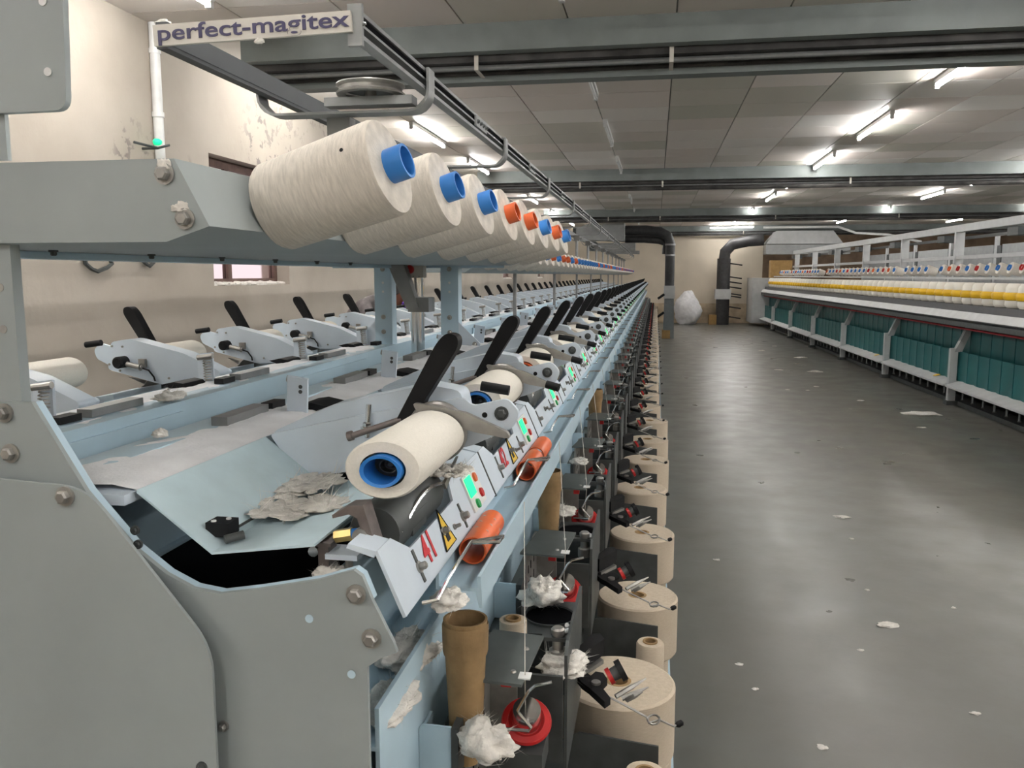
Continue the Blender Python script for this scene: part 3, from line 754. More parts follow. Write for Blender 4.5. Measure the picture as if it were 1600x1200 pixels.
cp(MB().box(-.165, -.12, 1.235, 1.25, .93, .936), 'tension_arm', darkm)
# black yoke with knob, wires and springs above the feed package
def cz(a, b_, z): return at(860+.15*a, 1000+.15*b_, Z=z)
yk = [cz(a, q, .80) for a, q in ((215, 350), (270, 305), (420, 415), (470, 372), (550, 385), (592, 450), (525, 520), (625, 650), (565, 692), (400, 540), (330, 490))]
yoke = cp(MB().prism([(p.x, p.y) for p in yk], 'Z', .796, .808), 'yoke', black)
cp(MB().cyl(cz(475, 455, .808), cz(475, 455, .808)+Vector((0, 0, .004)), .008), 'yoke_screw', steel, yoke)
bl = [cz(a, q, .83) for a, q in ((240, 205), (430, 20), (520, 10), (560, 70), (310, 250))]
cp(MB().prism([(p.x, p.y) for p in bl], 'Z', .815, .845), 'sensor_block', black)
cb = [cz(a, q, .812) for a, q in ((270, 300), (500, 170), (555, 215), (340, 350))]
cp(MB().prism([(p.x, p.y) for p in cb], 'Z', .806, .813), 'clamp_plate', steel)
k0 = cz(560, 410, .815); k1 = cz(640, 365, .822); k2 = cz(760, 300, .832)
cp(MB().cyl(k0.lerp(k1, .5), k1, .0145, n=18), 'red_ring', redp); 
cp(MB().cyl(k1, k2, .011, .013, n=18), 'knob_stem', darkm)
cp(MB().cyl(k1.lerp(k2, .55), k2, .0185, .0185, n=20), 'knob', black)
wr = [cz(540, 555, .79), cz(760, 670, .778), cz(1000, 800, .765)]
ctr = cz(1075, 830, .762); e1 = (cz(1010, 830, .762)-ctr); e2_ = (cz(1075, 780, .762)-ctr)
wr += [ctr+e1*cos(q*.7)+e2_*sin(-q*.7) for q in range(0, 11)]
wr += [cz(1130, 830, .758), cz(1285, 900, .75), cz(1340, 872, .75)]
cp(MB().tube(wr, .0019, 5), 'feeler_wire', steel)
cp(MB().lathe([(.003, 0), (.0055, .004), (.005, .012), (.002, .015)], cz(1310, 890, .75), cz(1380, 855, .752)-cz(1310, 890, .75), 10), 'feeler_tip', black)
for (a, q, c, d) in ((680, 590, 995, 400), (745, 610, 1020, 490), (790, 625, 960, 540)):
    cp(MB().tube([cz(a, q, .785), cz((a+c)/2, (q+d)/2, .795), cz(c, d, .80)], [.0045, .0045, .0012], 5), 'leaf_spring', steel)
dv = [(at(u, v, Y=1.36).x, at(u, v, Y=1.36).z) for u, v in ((866, 1200), (875, 1157), (905, 1144), (1029, 1166), (1031, 1200))]
dv[0] = (dv[0][0], .431); dv[-1] = (dv[-1][0], .431)
cp(MB().prism(dv, 'Y', 1.358, 1.362), 'divider_plate', darkm)
th = [(-.203, 1.30, 1.135), (-.158, 1.021, .980), (-.168, 1.09, .895)]
cp(MB().tube(th, .0007, 4), 'thread', threadm)
brk = [(-.286, .965), (-.235, .952), (-.232, .89), (-.282, .89)]
bq = [at(u, v, Y=.960) for u, v in ((629, 1128), (705, 1136))]
bx0 = max(bq[0].x, -.2845)
bk = [(bx0, bq[0].z), (bq[1].x, bq[1].z), (bq[1].x, .866), (bx0, .866)]
cp(MB().prism(rounded(bk, .008, 3, (0,)), 'Y', .958, .962).box(bk[0][0], bk[0][0]+.004, .962, 1.01, .868, bk[0][1]-.01), 'bracket_plate', blue)
cp(MB().box(bk[1][0]+.001, bk[1][0]+.010, .955, .99, .866, bk[1][1]), 'angle_bar', darkm)
units = []
for i in range(-0, NH-1):
    o = cr if i == 0 else dup(cr, (CO.x, CO.y+.5*i, CO.z))
    tag(o, 'dark yarn tension unit next to the near end plate, first of the row' if i == 0 else 'dark yarn tension unit with a red disc above the feed packages', 'tension unit', 'tension units along the aisle side')

# feed packages (cheeses) on the tray
def cheese():
    o = thing('feed_package', '', 'feed package')
    MB().lathe([(.022, .14), (.094, .14), (.0985, .136), (.0985, .006), (.094, 0), (.022, 0)], (0, 0, 0), (0, 0, 1), 44, cap=False).build('yarn', cheesey, o, (0, 0, 0))
    MB().lathe([(.0225, .001), (.0225, .1405), (.0165, .1405), (.0165, .001)], (0, 0, 0), (0, 0, 1), 22, cap=False).build('paper_tube', brown, o, (0, 0, 0))
    MB().lathe([(.0165, .10), (.0165, .101)], (0, 0, 0), (0, 0, 1), 16).build('tube_bore', void, o, (0, 0, 0))
    return o
ch = cheese(); first = True
pix = [(966, 1064), (996, 930), (1003, 832), (1000, 762), (1009, 718), (1012, 686), (1015, 657)]
for i in range(NH-2):
    if i < len(pix): p = at(*pix[i], Z=.712); x, y = p.x, p.y
    else: x, y = -.05+random.uniform(-.02, .002), 1.56+.5*i+random.uniform(-.03, .03)
    for lvl in range(2):
        o = ch if first else dup(ch); first = False
        o.location = (x if lvl else min(x, -.060 if i == 0 else -.0475), y, .432+.1412*lvl); o.scale = (1.12, 1.12, 1) if i == 0 else (1, 1, 1)
        o.rotation_euler = (0, 0, random.random()*6)
        tag(o, ('tan feed package on top of another in the bottom tray' if lvl else 'tan feed package under another in the bottom tray'), 'feed package', 'feed packages in the bottom tray')
b = MB()
st = MB().box(-.375, .053, Y0+.12, Y1-.1, .401, .4298).build('tray_liner', platem, fr, FO)
p = at(1016, 1005, Z=.70)
for (u, v, z, yy, lab) in ((1016, 1003, .705, 1.80, 'slim cream bobbin standing between the first two feed packages'),):
    q = at(u, v, Y=yy); o = thing('slim_bobbin', lab, 'bobbin', (q.x, q.y, .43))
    MB().lathe([(.015, q.z), (.028, q.z), (.031, q.z-.005), (.033, .431), (.01, .431)], (q.x, q.y, 0), (0, 0, 1), 26, cap=False).build('yarn', cheesey, o, o.location)
    MB().lathe([(.0155, q.z-.05), (.0165, q.z+.003), (.012, q.z+.003), (.011, q.z-.05)], (q.x, q.y, 0), (0, 0, 1), 20).build('paper_tube', brown, o, o.location)
q = at(779, 1085, Y=1.20); o = thing('slim_bobbin', 'slim cream bobbin half hidden behind the first slotted plate', 'bobbin', (-.205, 1.205, .80))
MB().lathe([(.012, .975), (.021, .975), (.024, .80), (.01, .80)], (-.205, 1.205, 0), (0, 0, 1), 22, cap=False).build('yarn', cheesey, o, o.location)
MB().lathe([(.0125, .93), (.0125, .978), (.009, .978), (.009, .93)], (-.205, 1.205, 0), (0, 0, 1), 16).build('paper_tube', brown, o, o.location)
q = Vector((-.10, 1.18, .62)); o = thing('slim_bobbin', 'slim tan bobbin in front of the first divider plate', 'bobbin', (-.03, 1.27, .43))
qq = at(1008, 1206, Y=1.27)
MB().lathe([(.015, qq.z), (.031, qq.z), (.033, .431), (.01, .431)], (qq.x, 1.27, 0), (0, 0, 1), 26, cap=False).build('yarn', cheesey, o, o.location)
MB().lathe([(.0155, qq.z-.05), (.0165, qq.z+.003), (.012, qq.z+.003), (.011, qq.z-.05)], (qq.x, 1.27, 0), (0, 0, 1), 20).build('paper_tube', brown, o, o.location)

# cotton lint tufts
def tuft(p, sx, sy, sz, seed, label, flat=.3):
    b = lump(sx, sy, sz, seed, .38 if flat > .2 else .28, 40, 26, flat, .25 if flat > .2 else .08)
    rnd = random.Random(seed)
    if flat <= .2:
        b = MB()
        for k in range(26):
            a_ = rnd.random()*6.28; rr_ = sqrt(rnd.random()); f_ = rnd.uniform(.25, .5)*(1.15-rr_*.6)
            l = shift(lump(sx*f_, sy*f_, sz*rnd.uniform(.5, 1), seed+k, .45, 16, 10, .2, .3), (sx*rr_*cos(a_), sy*rr_*sin(a_), sz*.1))
            b.add(l.v, l.f)
    base = list(b.v)
    for k in range(300 if flat > .2 else 160):                       # loose fibres
        v = base[rnd.randrange(len(base))]; d = Vector((rnd.gauss(0, 1), rnd.gauss(0, 1), rnd.gauss(.3, .8))).normalized()
        L_ = rnd.uniform(.25, .8)*min(sx, sy); e = v+d*L_; s_ = d.cross(Vector((rnd.random(), rnd.random(), rnd.random()))).normalized()*L_*.018
        o = len(b.v); b.v += [v-s_, v+s_, e]; b.f.append((o, o+1, o+2))
    o = b.build('lint_tuft', lint, None, (0, 0, 0), sharp=180); o.location = p; tag(o, label, 'lint'); return o
tuft(Vector((-.188, 1.43, .925)), .036, .045, .028, 1, 'big fluffy lint tuft over the black feeder opening')
tuft(at(760, 1168, Y=.96), .034, .03, .03, 2, 'big lint tuft in front of the first red disc')
tuft(at(880, 1040, Y=1.23), .035, .04, .018, 3, 'lint tuft round the chrome tension post')
tuft(at(250, 680, Z=1.275), .010, .010, .009, 4, 'small lint ball on the white lint layer')
tuft(at(265, 622, Z=1.275), .022, .03, .012, 5, 'lint clump hanging on the inner beam edge')
tuft(at(465, 790, Z=1.21), .055, .060, .0035, 6, 'flat dirty lint drift in the fold of the first guide sheet', .1)
tuft(at(490, 755, Z=1.214), .04, .055, .004, 7, 'lint ridge beside head 41 on the guide sheet', .1)
tuft(at(705, 738, Z=1.232), .028, .04, .005, 8, 'lint patch on the housing behind head 41', .1)
tuft(at(700, 940, Z=1.112), .018, .03, .012, 9, 'lint in the trough below the first guide rod')
tuft(at(640, 1020, Z=1.0), .04, .06, .02, 10, 'grey lint on the lower shelf by the end plate')
tuft(at(610, 1100, Z=.995), .03, .05, .012, 11, 'thin lint scrap farther down the lower shelf')
tuft(at(255, 40, Z=1.99), .016, .012, .012, 12, 'lint blob on the corner of the sign board')
tuft(at(405, 66, Y=1.545), .010, .006, .007, 13, 'lint scrap hanging under the sign board')
tuft(at(880, 800, Z=.93), .03, .04, .015, 14, 'lint on the second feeder beside its red disc')
tuft(at(905, 722, Z=.94), .025, .035, .012, 15, 'lint on the third feeder beside its red disc')
tuft(at(258, 263, Y=.772), .008, .004, .008, 16, 'dust tuft above the upper shelf bolt')
tuft(at(283, 328, Y=.772), .009, .004, .008, 17, 'dust tuft above the lower shelf bolt')
tuft(at(515, 895, Y=.84), .015, .02, .008, 18, 'dirty lint under the stop bracket')

# ================================================================== OVERHEAD BLOWER TRACK
XRr, XRl, ZR = -.565, -.962, 1.97
tr = thing('blower_track', 'twin aluminium overhead blower rails with rounded cross hoops above the machine', 'rail', (C0, 1.56, ZR))
TO = Vector((C0, 1.56, ZR))
for x, m in ((XRr, alum), (XRl, M('shaded_rail', (.07, .074, .078), .5, .3))):  # left rail coloured darker than its twin for its unlit side
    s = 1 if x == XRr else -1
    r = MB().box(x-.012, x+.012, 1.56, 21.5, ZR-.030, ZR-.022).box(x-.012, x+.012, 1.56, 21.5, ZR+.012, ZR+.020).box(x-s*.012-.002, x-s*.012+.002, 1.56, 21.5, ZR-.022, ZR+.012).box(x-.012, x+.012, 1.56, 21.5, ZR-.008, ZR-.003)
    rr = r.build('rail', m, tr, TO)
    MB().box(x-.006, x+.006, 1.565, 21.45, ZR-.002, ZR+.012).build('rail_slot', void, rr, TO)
ycur = 2.02
yl = [2.02, 3.05, 4.3, 5.6, 7.0, 8.4, 9.8, 11.2, 12.6, 14, 15.4, 16.8, 18.2, 19.6, 21]
for y in yl:
    r = .05; P = [(XRr+.022, ZR+.02), (XRr+.022, ZR-.03)]
    for q in range(6): P.append((XRr+.022-r+r*cos(q*pi/10), ZR-.03-r*sin(q*pi/10)))
    for q in range(6): P.append((XRl-.022+r-r*sin(q*pi/10), ZR-.03-r*cos(q*pi/10)))
    P += [(XRl-.022, ZR-.03), (XRl-.022, ZR+.02)]
    hw = .027; b = MB(); o = 0
    for (x, z) in P:
        c = Vector((C0, 0, ZR)); d = Vector((x-C0, 0, z-ZR-.0)); 
        b.v += [Vector((x, y-hw, z)), Vector((x, y+hw, z)), Vector((x-(.006 if x > C0 else -.006)*(1 if abs(z-(ZR-.08)) > .004 else 0), y+hw, z+(.006 if z < ZR-.05 else 0))), Vector((x-(.006 if x > C0 else -.006)*(1 if abs(z-(ZR-.08)) > .004 else 0), y-hw, z+(.006 if z < ZR-.05 else 0)))]
    for j in range(len(P)-1):
        for q in range(4): b.f.append((4*j+q, 4*j+(q+1) % 4, 4*j+4+(q+1) % 4, 4*j+4+q))
    b.f += [(3, 2, 1, 0), tuple(4*(len(P)-1)+q for q in range(4))]
    b.build('hoop', alum, tr, TO)
    MB().box(C0-.03, C0+.03, y+.02, y+.06, ZR-.13, ZR-.08).bolt((C0+.03, y+.04, ZR-.105), (1, 0, 0), .012, .02).build('hoop_clamp', alum, tr, TO)
for y in (2.55, 3.65, 4.9, 6.3):
    MB().box(XRr+.012, XRr+.018, y, y+.16, ZR-.02, ZR+.012).build('joint_plate', alum, tr, TO)
    for q in range(4): MB().bolt((XRr+.018, y+.02+.04*q, ZR-.004), (1, 0, 0), .007, .006).build('bolt', darkm, tr, TO)
# poles from the machine up to the hoops
for y in yl[2:]:
    MB().cyl((C0, y+.04, 1.60), (C0, y+.04, ZR-.13), .014, n=10).build('pole', alum, tr, TO)
# sign board
p1, p2, p3, p4 = at(240, 40, Y=1.545), at(548, 17, Y=1.545), at(551, 50, Y=1.545), at(243, 73, Y=1.545)
sg = thing('sign_board', 'beige sign board lettered perfect-magitex on the end of the blower track', 'sign', (p1+p3)/2)
SO = sg.location
MB().prism([(p4.x, p4.z), (p3.x, p3.z), (p2.x, p2.z), (p1.x, p1.z)], 'Y', 1.541, 1.549).build('board', signm, sg, SO)
me = text_mesh('perfect-magitex', .05, purple_txt, .0005, .0007)
o = bpy.data.objects.new('lettering', me); COL.objects.link(o); o.parent = sg
w = max(v.co.x for v in me.vertices)-min(v.co.x for v in me.vertices)
ang = math.atan2(p3.z-p4.z, p3.x-p4.x)
o.matrix_local = Matrix.Translation((.001, 1.5402-SO.y, .002)) @ Matrix.Rotation(ang, 4, 'Y').inverted() @ Matrix.Rotation(pi/2, 4, 'X') @ Matrix.Diagonal((.388/w, .80, 1, 1))
MB().box(XRr-.012, XRr+.016, 1.5492, 1.5595, ZR-.045, ZR+.03).bolt((XRr+.016, 1.5545, ZR-.005), (1, 0, 0), .0045, .005).build('end_bracket', alum, sg, SO)
# belt pulley
p = Vector((-.69, 2.0, 1.945)); o = thing('belt_pulley', 'flat grooved steel belt pulley between the blower rails', 'pulley', p)
MB().lathe([(.060, -.014), (.082, -.014), (.083, -.010), (.076, -.005), (.076, .002), (.083, .008), (.082, .011), (.06, .011)], p, (0, 0, 1), 36, cap=False).build('rim', steel, o, p)
MB().lathe([(.062, -.004), (.062, .004)], p, (0, 0, 1), 30).build('web', darkm, o, p)
MB().lathe([(.014, -.02), (.014, .018)], p, (0, 0, 1), 14).build('hub', steel, o, p)
MB().box(-.80, -.58, 1.975, 2.02, 1.905, 1.925).build('pulley_bar', alum, o, p)
# support post with strut and switch box
p = Vector((C0, 2.72, 1.1)); o = thing('blower_support', 'chrome pole with slanted grey strut and red switch box between the tables', 'support', p)
MB().cyl((C0, 2.72, 1.08), (C0, 2.72, 1.523), .023, n=18).build('pole', chrome, o, p)
pts = [at(u, v, Y=2.62) for u, v in ((604, 402), (628, 398), (656, 480), (638, 483))]
MB().prism([(q.x, q.z) for q in pts], 'Y', 2.60, 2.64).build('strut', alum, o, p)
a, c = at(636, 465, Y=2.60), at(669, 488, Y=2.60)
MB().box(a.x, c.x, 2.606, 2.68, c.z, a.z).build('base_bracket', alum, o, p)
a, c = at(635, 408, Y=2.66), at(661, 434, Y=2.66)
sw = MB().box(a.x, c.x, 2.66, 2.70, c.z, min(a.z, 1.531)).build('switch_box', signm, o, p)
MB().lathe([(.014, 0), (.014, .012), (.010, .016)], at(641, 421, Y=2.66), (0, -1, 0), 18).build('red_knob', redp, sw, p)
for (u, v) in ((654, 411), (655, 432), (646, 432)): MB().bolt(at(u, v, Y=2.66), (0, -1, 0), .003, .002, False).build('screw', darkm, sw, p)

# blower ducts and hoses at the far end
p = Vector((.33, 20.3, 0)); o = thing('exhaust_duct', 'grey floor duct with a black hose bending over from the winding machine', 'duct', p)
MB().prism([(.19, 0), (.45, 0), (.43, .95), (.21, .95)], 'Y', 20.2, 20.5).build('duct', M('duct_grey', (.18, .20, .21), .5), o, p)
MB().box(.19, .45, 20.15, 20.5, .95, 1.25).build('collar_box', apron, o, p)
hz = [(.32, 20.35, 1.25), (.32, 20.35, 1.9), (.32, 20.35, 2.25), (.25, 20.35, 2.43), (.08, 20.35, 2.52), (-.25, 20.35, 2.56), (-.75, 20.35, 2.56)]
MB().tube(hz, .115, 14).build('hose', hosem, o, p)
MB().tube([(.22, 20.5, 2.0), (.22, 20.5, 2.25), (.05, 20.5, 2.33), (-.3, 20.5, 2.36), (-.75, 20.5, 2.36)], .09, 12).build('hose', hosem, o, p)
for z in (1.95, 2.2): MB().cyl((.32, 20.35, z), (.32, 20.35, z+.04), .125, n=14).build('clamp', alum, o, p)
MB().box(.17, .36, 20.12, 20.45, .001, .2).build('foot', card, o, p)
for z, dx in ((1.05, -.14), (.62, -.14)):
    MB().tube([(.2, 20.15, z), (.2+dx, 20.1, z-.1)], .03, 8).build('peg', black, o, p)
p = Vector((-1.2, 20.3, 2.2)); o = thing('blower_carriage', 'grey blower carriage with fan boxes on the far end of the track', 'blower', p)
MB().prism([(-1.9, 2.35), (-.76, 2.30), (-.76, 2.72), (-1.6, 2.72), (-1.9, 2.6)], 'Y', 20.1, 20.7).build('fan_box', apron2, o, p)
MB().box(-1.6, -.5, 20.2, 20.6, 2.08, 2.26).build('carriage', alum, o, p)
MB().cyl((-1.5, 20.15, 2.2), (-1.5, 20.7, 2.2), .12, n=16).build('motor', darkm, o, p)
MB().box(-1.2, -.4, 20.3, 20.4, 2.0, 2.08).build('wheel_bar', alum, o, p)
q = Vector((2.05, 26.2, 0)); o = thing('exhaust_duct', 'tall black duct with pegs against the back wall by the twisting machine', 'duct', q)
MB().cyl((2.02, 26.2, 0), (2.02, 26.2, 2.0), .2, n=18).build('duct', hosem, o, q)
MB().tube([(2.02, 26.2, 1.9), (2.05, 26.2, 2.2), (2.25, 26.2, 2.42), (2.7, 26.2, 2.52), (3.15, 26.2, 2.55)], .17, 14).build('hose', hosem, o, q)
MB().box(1.78, 2.24, 25.95, 26.4, .78, 1.08).build('collar_box', apron, o, q)
MB().box(1.62, 1.86, 26.1, 26.35, .0, .3).build('foot', card, o, q)
for z in (1.85, 1.45, 1.3, 1.15, .95, .88, .55, .25):
    MB().tube([(2.2, 26.1, z), (2.55, 26.05, z-.05)], .022, 6).build('peg', black, o, q)
# sacks
for (x, y, sx, sz, sd, lab) in ((.98, 26.3, .42, .55, 31, 'tall slumped white sack leaning at the back wall beside the grey duct'), (-.35, 23.5, .38, .48, 32, 'low white sack behind the far end of the winding machine')):
    b = lump(sx, .35, sz, sd, .11, 40, 30, 1.0, .5)
    b.v = [Vector((v.x*(1-.28*max(0, v.z/sz)), v.y, max(v.z, -sz*.85)+sz*.85)) for v in b.v]
    o = b.build('sack', sack, None, (0, 0, 0)); o.location = (x, y, 0); tag(o, lab, 'sack')

# ================================================================== PERSON
def person():
    DP = Vector((-0.011, -.83, 0)); p = Vector((-2.38, 7.45, 0))+DP
    o = thing('person', 'person in a grey shirt bending over the wall side of the winding machine', 'person', p)
    J = {'pel': (-2.46, 7.35, .90), 'abd': (-2.42, 7.36, 1.02), 'che': (-2.32, 7.39, 1.17), 'nek': (-2.20, 7.42, 1.26), 'hed': (-2.14, 7.43, 1.28),
         'sL': (-2.30, 7.60, 1.20), 'eL': (-2.10, 7.66, 1.02), 'wL': (-1.90, 7.58, 1.12), 'sR': (-2.30, 7.20, 1.20), 'eR': (-2.12, 7.12, 1.02), 'wR': (-1.92, 7.22, 1.12),
         'hL': (-2.46, 7.45, .86), 'kL': (-2.40, 7.48, .48), 'aL': (-2.48, 7.47, .08), 'fL': (-2.34, 7.49, .04), 'hR': (-2.46, 7.25, .86), 'kR': (-2.40, 7.22, .48), 'aR': (-2.48, 7.24, .08), 'fR': (-2.34, 7.22, .04)}
    J = {k: tuple(Vector(v)+DP+Vector((0, 0, 0.047 if v[2] > .95 else 0))) for k, v in J.items()}
    Rr = {'pel': .14, 'abd': .13, 'che': .15, 'nek': .062, 'hed': .06, 'sL': .075, 'eL': .046, 'wL': .033, 'sR': .075, 'eR': .046, 'wR': .033, 'hL': .095, 'kL': .065, 'aL': .045, 'fL': .035, 'hR': .095, 'kR': .065, 'aR': .045, 'fR': .035}
    E = [('pel', 'abd'), ('abd', 'che'), ('che', 'nek'), ('nek', 'hed'), ('che', 'sL'), ('sL', 'eL'), ('eL', 'wL'), ('che', 'sR'), ('sR', 'eR'), ('eR', 'wR'), ('pel', 'hL'), ('hL', 'kL'), ('kL', 'aL'), ('aL', 'fL'), ('pel', 'hR'), ('hR', 'kR'), ('kR', 'aR'), ('aR', 'fR')]
    # fingers, rooted in the wrists
    for s in 'LR':
        w = Vector(J['w'+s]); sg_ = 1 if s == 'L' else -1
        J['p'+s] = tuple(w+Vector((.06, -.01*sg_, -.01))); Rr['p'+s] = .026; E.append(('w'+s, 'p'+s))
        for k, (dy, ln) in enumerate(((-.03, .055), (-.01, .07), (.01, .075), (.03, .06), (-.045, .03))):
            a = 'f%s%da' % (s, k); c = 'f%s%db' % (s, k)
            J[a] = tuple(Vector(J['p'+s])+Vector((.03 if k < 4 else -.005, dy, -.005))); J[c] = tuple(Vector(J[a])+Vector((ln*.8, dy*.2, -ln*.6)))
            Rr[a] = .0095; Rr[c] = .008; E += [('p'+s, a), (a, c)]
    ks = list(J); me = bpy.data.meshes.new('body')
    me.from_pydata([tuple(Vector(J[k])-p) for k in ks], [(ks.index(a), ks.index(c)) for a, c in E], [])
    tmp = bpy.data.objects.new('body', me); COL.objects.link(tmp)
    sk = tmp.modifiers.new('skin', 'SKIN')
    for i, k in enumerate(ks):
        me.skin_vertices[0].data[i].radius = (Rr[k], Rr[k]); me.skin_vertices[0].data[i].use_root = (k == 'pel')
    sb_ = tmp.modifiers.new('sub', 'SUBSURF'); sb_.levels = 2; sb_.render_levels = 2
    dg = bpy.context.evaluated_depsgraph_get(); dg.update()
    m2 = bpy.data.meshes.new_from_object(tmp.evaluated_get(dg)); bpy.data.objects.remove(tmp)
    m2.name = 'body'; m2.materials.clear()
    for m in (cloth, trous, skin): m2.materials.append(m)
    for f in m2.polygons:
        c = f.center+p-DP-Vector((0, 0, 0.047))
        f.material_index = 1 if c.z < .93 else 0
        if c.x > -2.17 and c.z > 1.2 and abs(c.y-7.42) < .09: f.material_index = 2
        if c.x > -2.02 and c.z < 1.2: f.material_index = 2
        f.use_smooth = True
    bo = bpy.data.objects.new('body', m2); COL.objects.link(bo); bo.parent = o
    # head: facing +X and down
    H = Vector((-2.07, 7.43, 1.332))+DP; fw = Vector((.80, -.12, -.59)).normalized(); upv = Vector((.58, 0, .81)); sd = fw.cross(upv).normalized(); upv = sd.cross(fw).normalized()
    hb = MB(); n_, m_ = 24, 18
    for j in range(m_+1):
        th = pi*j/m_
        for k in range(n_):
            ph = 2*pi*k/n_; x, y, z = sin(th)*cos(ph), sin(th)*sin(ph), cos(th)
            fx = .098*x; ry = .076*y; uz = .118*z
            if z < 0: fx *= 1-.12*z*z; ry *= 1-.25*z*z
            if x > .8 and -.35 < z < .15 and abs(y) < .3: fx += .022*(1-abs(y)/.3)*(1-abs(z+.12)/.3 if abs(z+.12) < .3 else 0)
            if x > .6 and .05 < z < .25 and .2 < abs(y) < .6: fx -= .008
            if x > .7 and -.62 < z < -.48: fx += .006
            hb.v.append(H+fw*fx+sd*ry+upv*uz)
    for j in range(m_):
        for k in range(n_): hb.f.append((j*n_+k, (j+1)*n_+k, (j+1)*n_+(k+1) % n_, j*n_+(k+1) % n_))
    hd = hb.build('head', skin, o, p)
    for s in (-1, 1):
        shift(lump(.012, .02, .03, 1, .05, 10, 8), H+sd*(.076*s)-fw*.008).build('ear', skin, hd, p)
        shift(lump(.008, .010, .007, 1, .02, 10, 8), H+fw*.083+sd*(.032*s)+upv*.015).build('eye', pipew, hd, p)
    b = MB()
    for j in range(11):
        th = pi*.62*j/10
        for k in range(20):
            ph = 2*pi*k/20; x, y, z = sin(th)*cos(ph), sin(th)*sin(ph), cos(th)
            z2 = max(z, .35) if x > .25 else z
            b.v.append(H+fw*(.104*x-.006)+sd*(.083*y)+upv*(.126*z2))
    for j in range(10):
        for k in range(20): b.f.append((j*20+k, (j+1)*20+k, (j+1)*20+(k+1) % 20, j*20+(k+1) % 20))
    b.build('hair', hairm, hd, p)
    shift(lump(.045, .07, .05, 9, .3, 14, 10), Vector((-1.97, 7.36, 1.247))+DP).build('purple_cloth', purple, o, p)
person()

# ================================================================== TWISTING MACHINE ON THE RIGHT
RZ = radians(1.2)
TWO = Vector((3.36, 10.34, 0))
tw = thing('twisting_machine', 'long grey twisting machine with teal spindle shields across the aisle', 'machine', TWO, rz=RZ)
def lp(b, name, mat, parent=None): return b.build(name, mat, parent or tw, (0, 0, 0))
BAY = 2.62; SP = BAY/9; YA, YZ = -BAY*1.9, BAY*5.75
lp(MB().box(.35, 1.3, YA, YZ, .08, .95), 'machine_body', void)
lp(MB().box(.12, .35, YA, YZ, .0, .05), 'base_rail', darkm)
lp(MB().prism([(-.01, 1.015), (.05, 1.095), (.10, 1.09), (.02, 1.0)], 'Y', YA, YZ), 'ring_rail', apron)
lp(MB().box(.10, .14, YA, YZ, 1.09, 1.165), 'guard_strip', M('dark_guard', (.10, .10, .105), .5))
lp(MB().box(.30, 1.0, YA, YZ, .95, 1.16), 'drive_cover', darkm)
lp(MB().box(.0, .05, YA, YZ, .93, .985), 'rail_underside', darkm)
lp(MB().cyl((.09, YA, .90), (.09, YZ, .90), .012, n=6), 'red_cord', M('red_cord', (.45, .03, .04), .6))
lp(MB().box(.34, .62, YA, YZ, 1.452, 1.475), 'top_shelf', apron)
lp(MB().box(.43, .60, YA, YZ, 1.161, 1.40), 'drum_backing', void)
nb = 8
for i in range(-2, 6):
    y = i*BAY
    ys0, ys1 = max(y, YA), min(y+BAY-.06, YZ)
    lp(MB().prism([(-.02, .215), (.20, .29), (.20, .31), (-.02, .235)], 'Y', y+.035, y+BAY-.035), 'apron', apron)
    lp(MB().box(.02, .10, y-.03, y+.03, .05, .66), 'post', apron)
    lp(MB().box(.0, .12, y-.06, y+.06, 0, .05), 'foot', darkm)
    lp(MB().prism([(.06, .62), (.14, .62), (.26, .95), (.20, .95)], 'Y', y-.035, y+.035), 'post_brace', apron2)
sh1 = MB().prism([(-.004, -SP*.47), (.012, -SP*.47), (.03, 0), (.012, SP*.47), (-.004, SP*.47), (.014, 0)], 'Z', 0, .34).mesh('shield', teal)
sh2 = MB().prism([(-.004, -SP*.47), (.012, -SP*.47), (.03, 0), (.012, SP*.47), (-.004, SP*.47), (.014, 0)], 'Z', 0, .26).mesh('shield', teal)
hk_ = MB().cyl((0, 0, 0), (0, 0, .14), .012, n=6).lathe([(.012, -.012), (.022, -.006), (.012, 0)], (0, 0, 0), (0, 0, 1), 8).mesh('pedal_rod', alum)
lp_ = MB().prism([(-.025, 0), (.025, 0), (0, .035)], 'X', -.01, .01).mesh('thread_guide', apron)
for i in range(-2, 6):
    for k in range(9):
        y = i*BAY+(k+.5)*SP
        if y > YZ or y < YA: continue
        for me, x, z in ((sh1, .12, .285), (sh2, .24, .60)):
            o = bpy.data.objects.new('shield', me); COL.objects.link(o); o.parent = tw; o.location = (x, y, z)
        o = bpy.data.objects.new('pedal_rod', hk_); COL.objects.link(o); o.parent = tw; o.location = (.14, y, .085)
        o = bpy.data.objects.new('thread_guide', lp_); COL.objects.link(o); o.parent = tw; o.location = (.03, y, .945)
    if i < 2:
        lp(MB().lathe([(.045, 0), (.045, .002)], (.09, (i+.22)*BAY, .283), (-.3, 0, 1), 12), 'yellow_label', yellow)
lp(MB().box(-.25, 1.1, YZ, YZ+1.2, .1, 1.42), 'end_cabinet', apron)
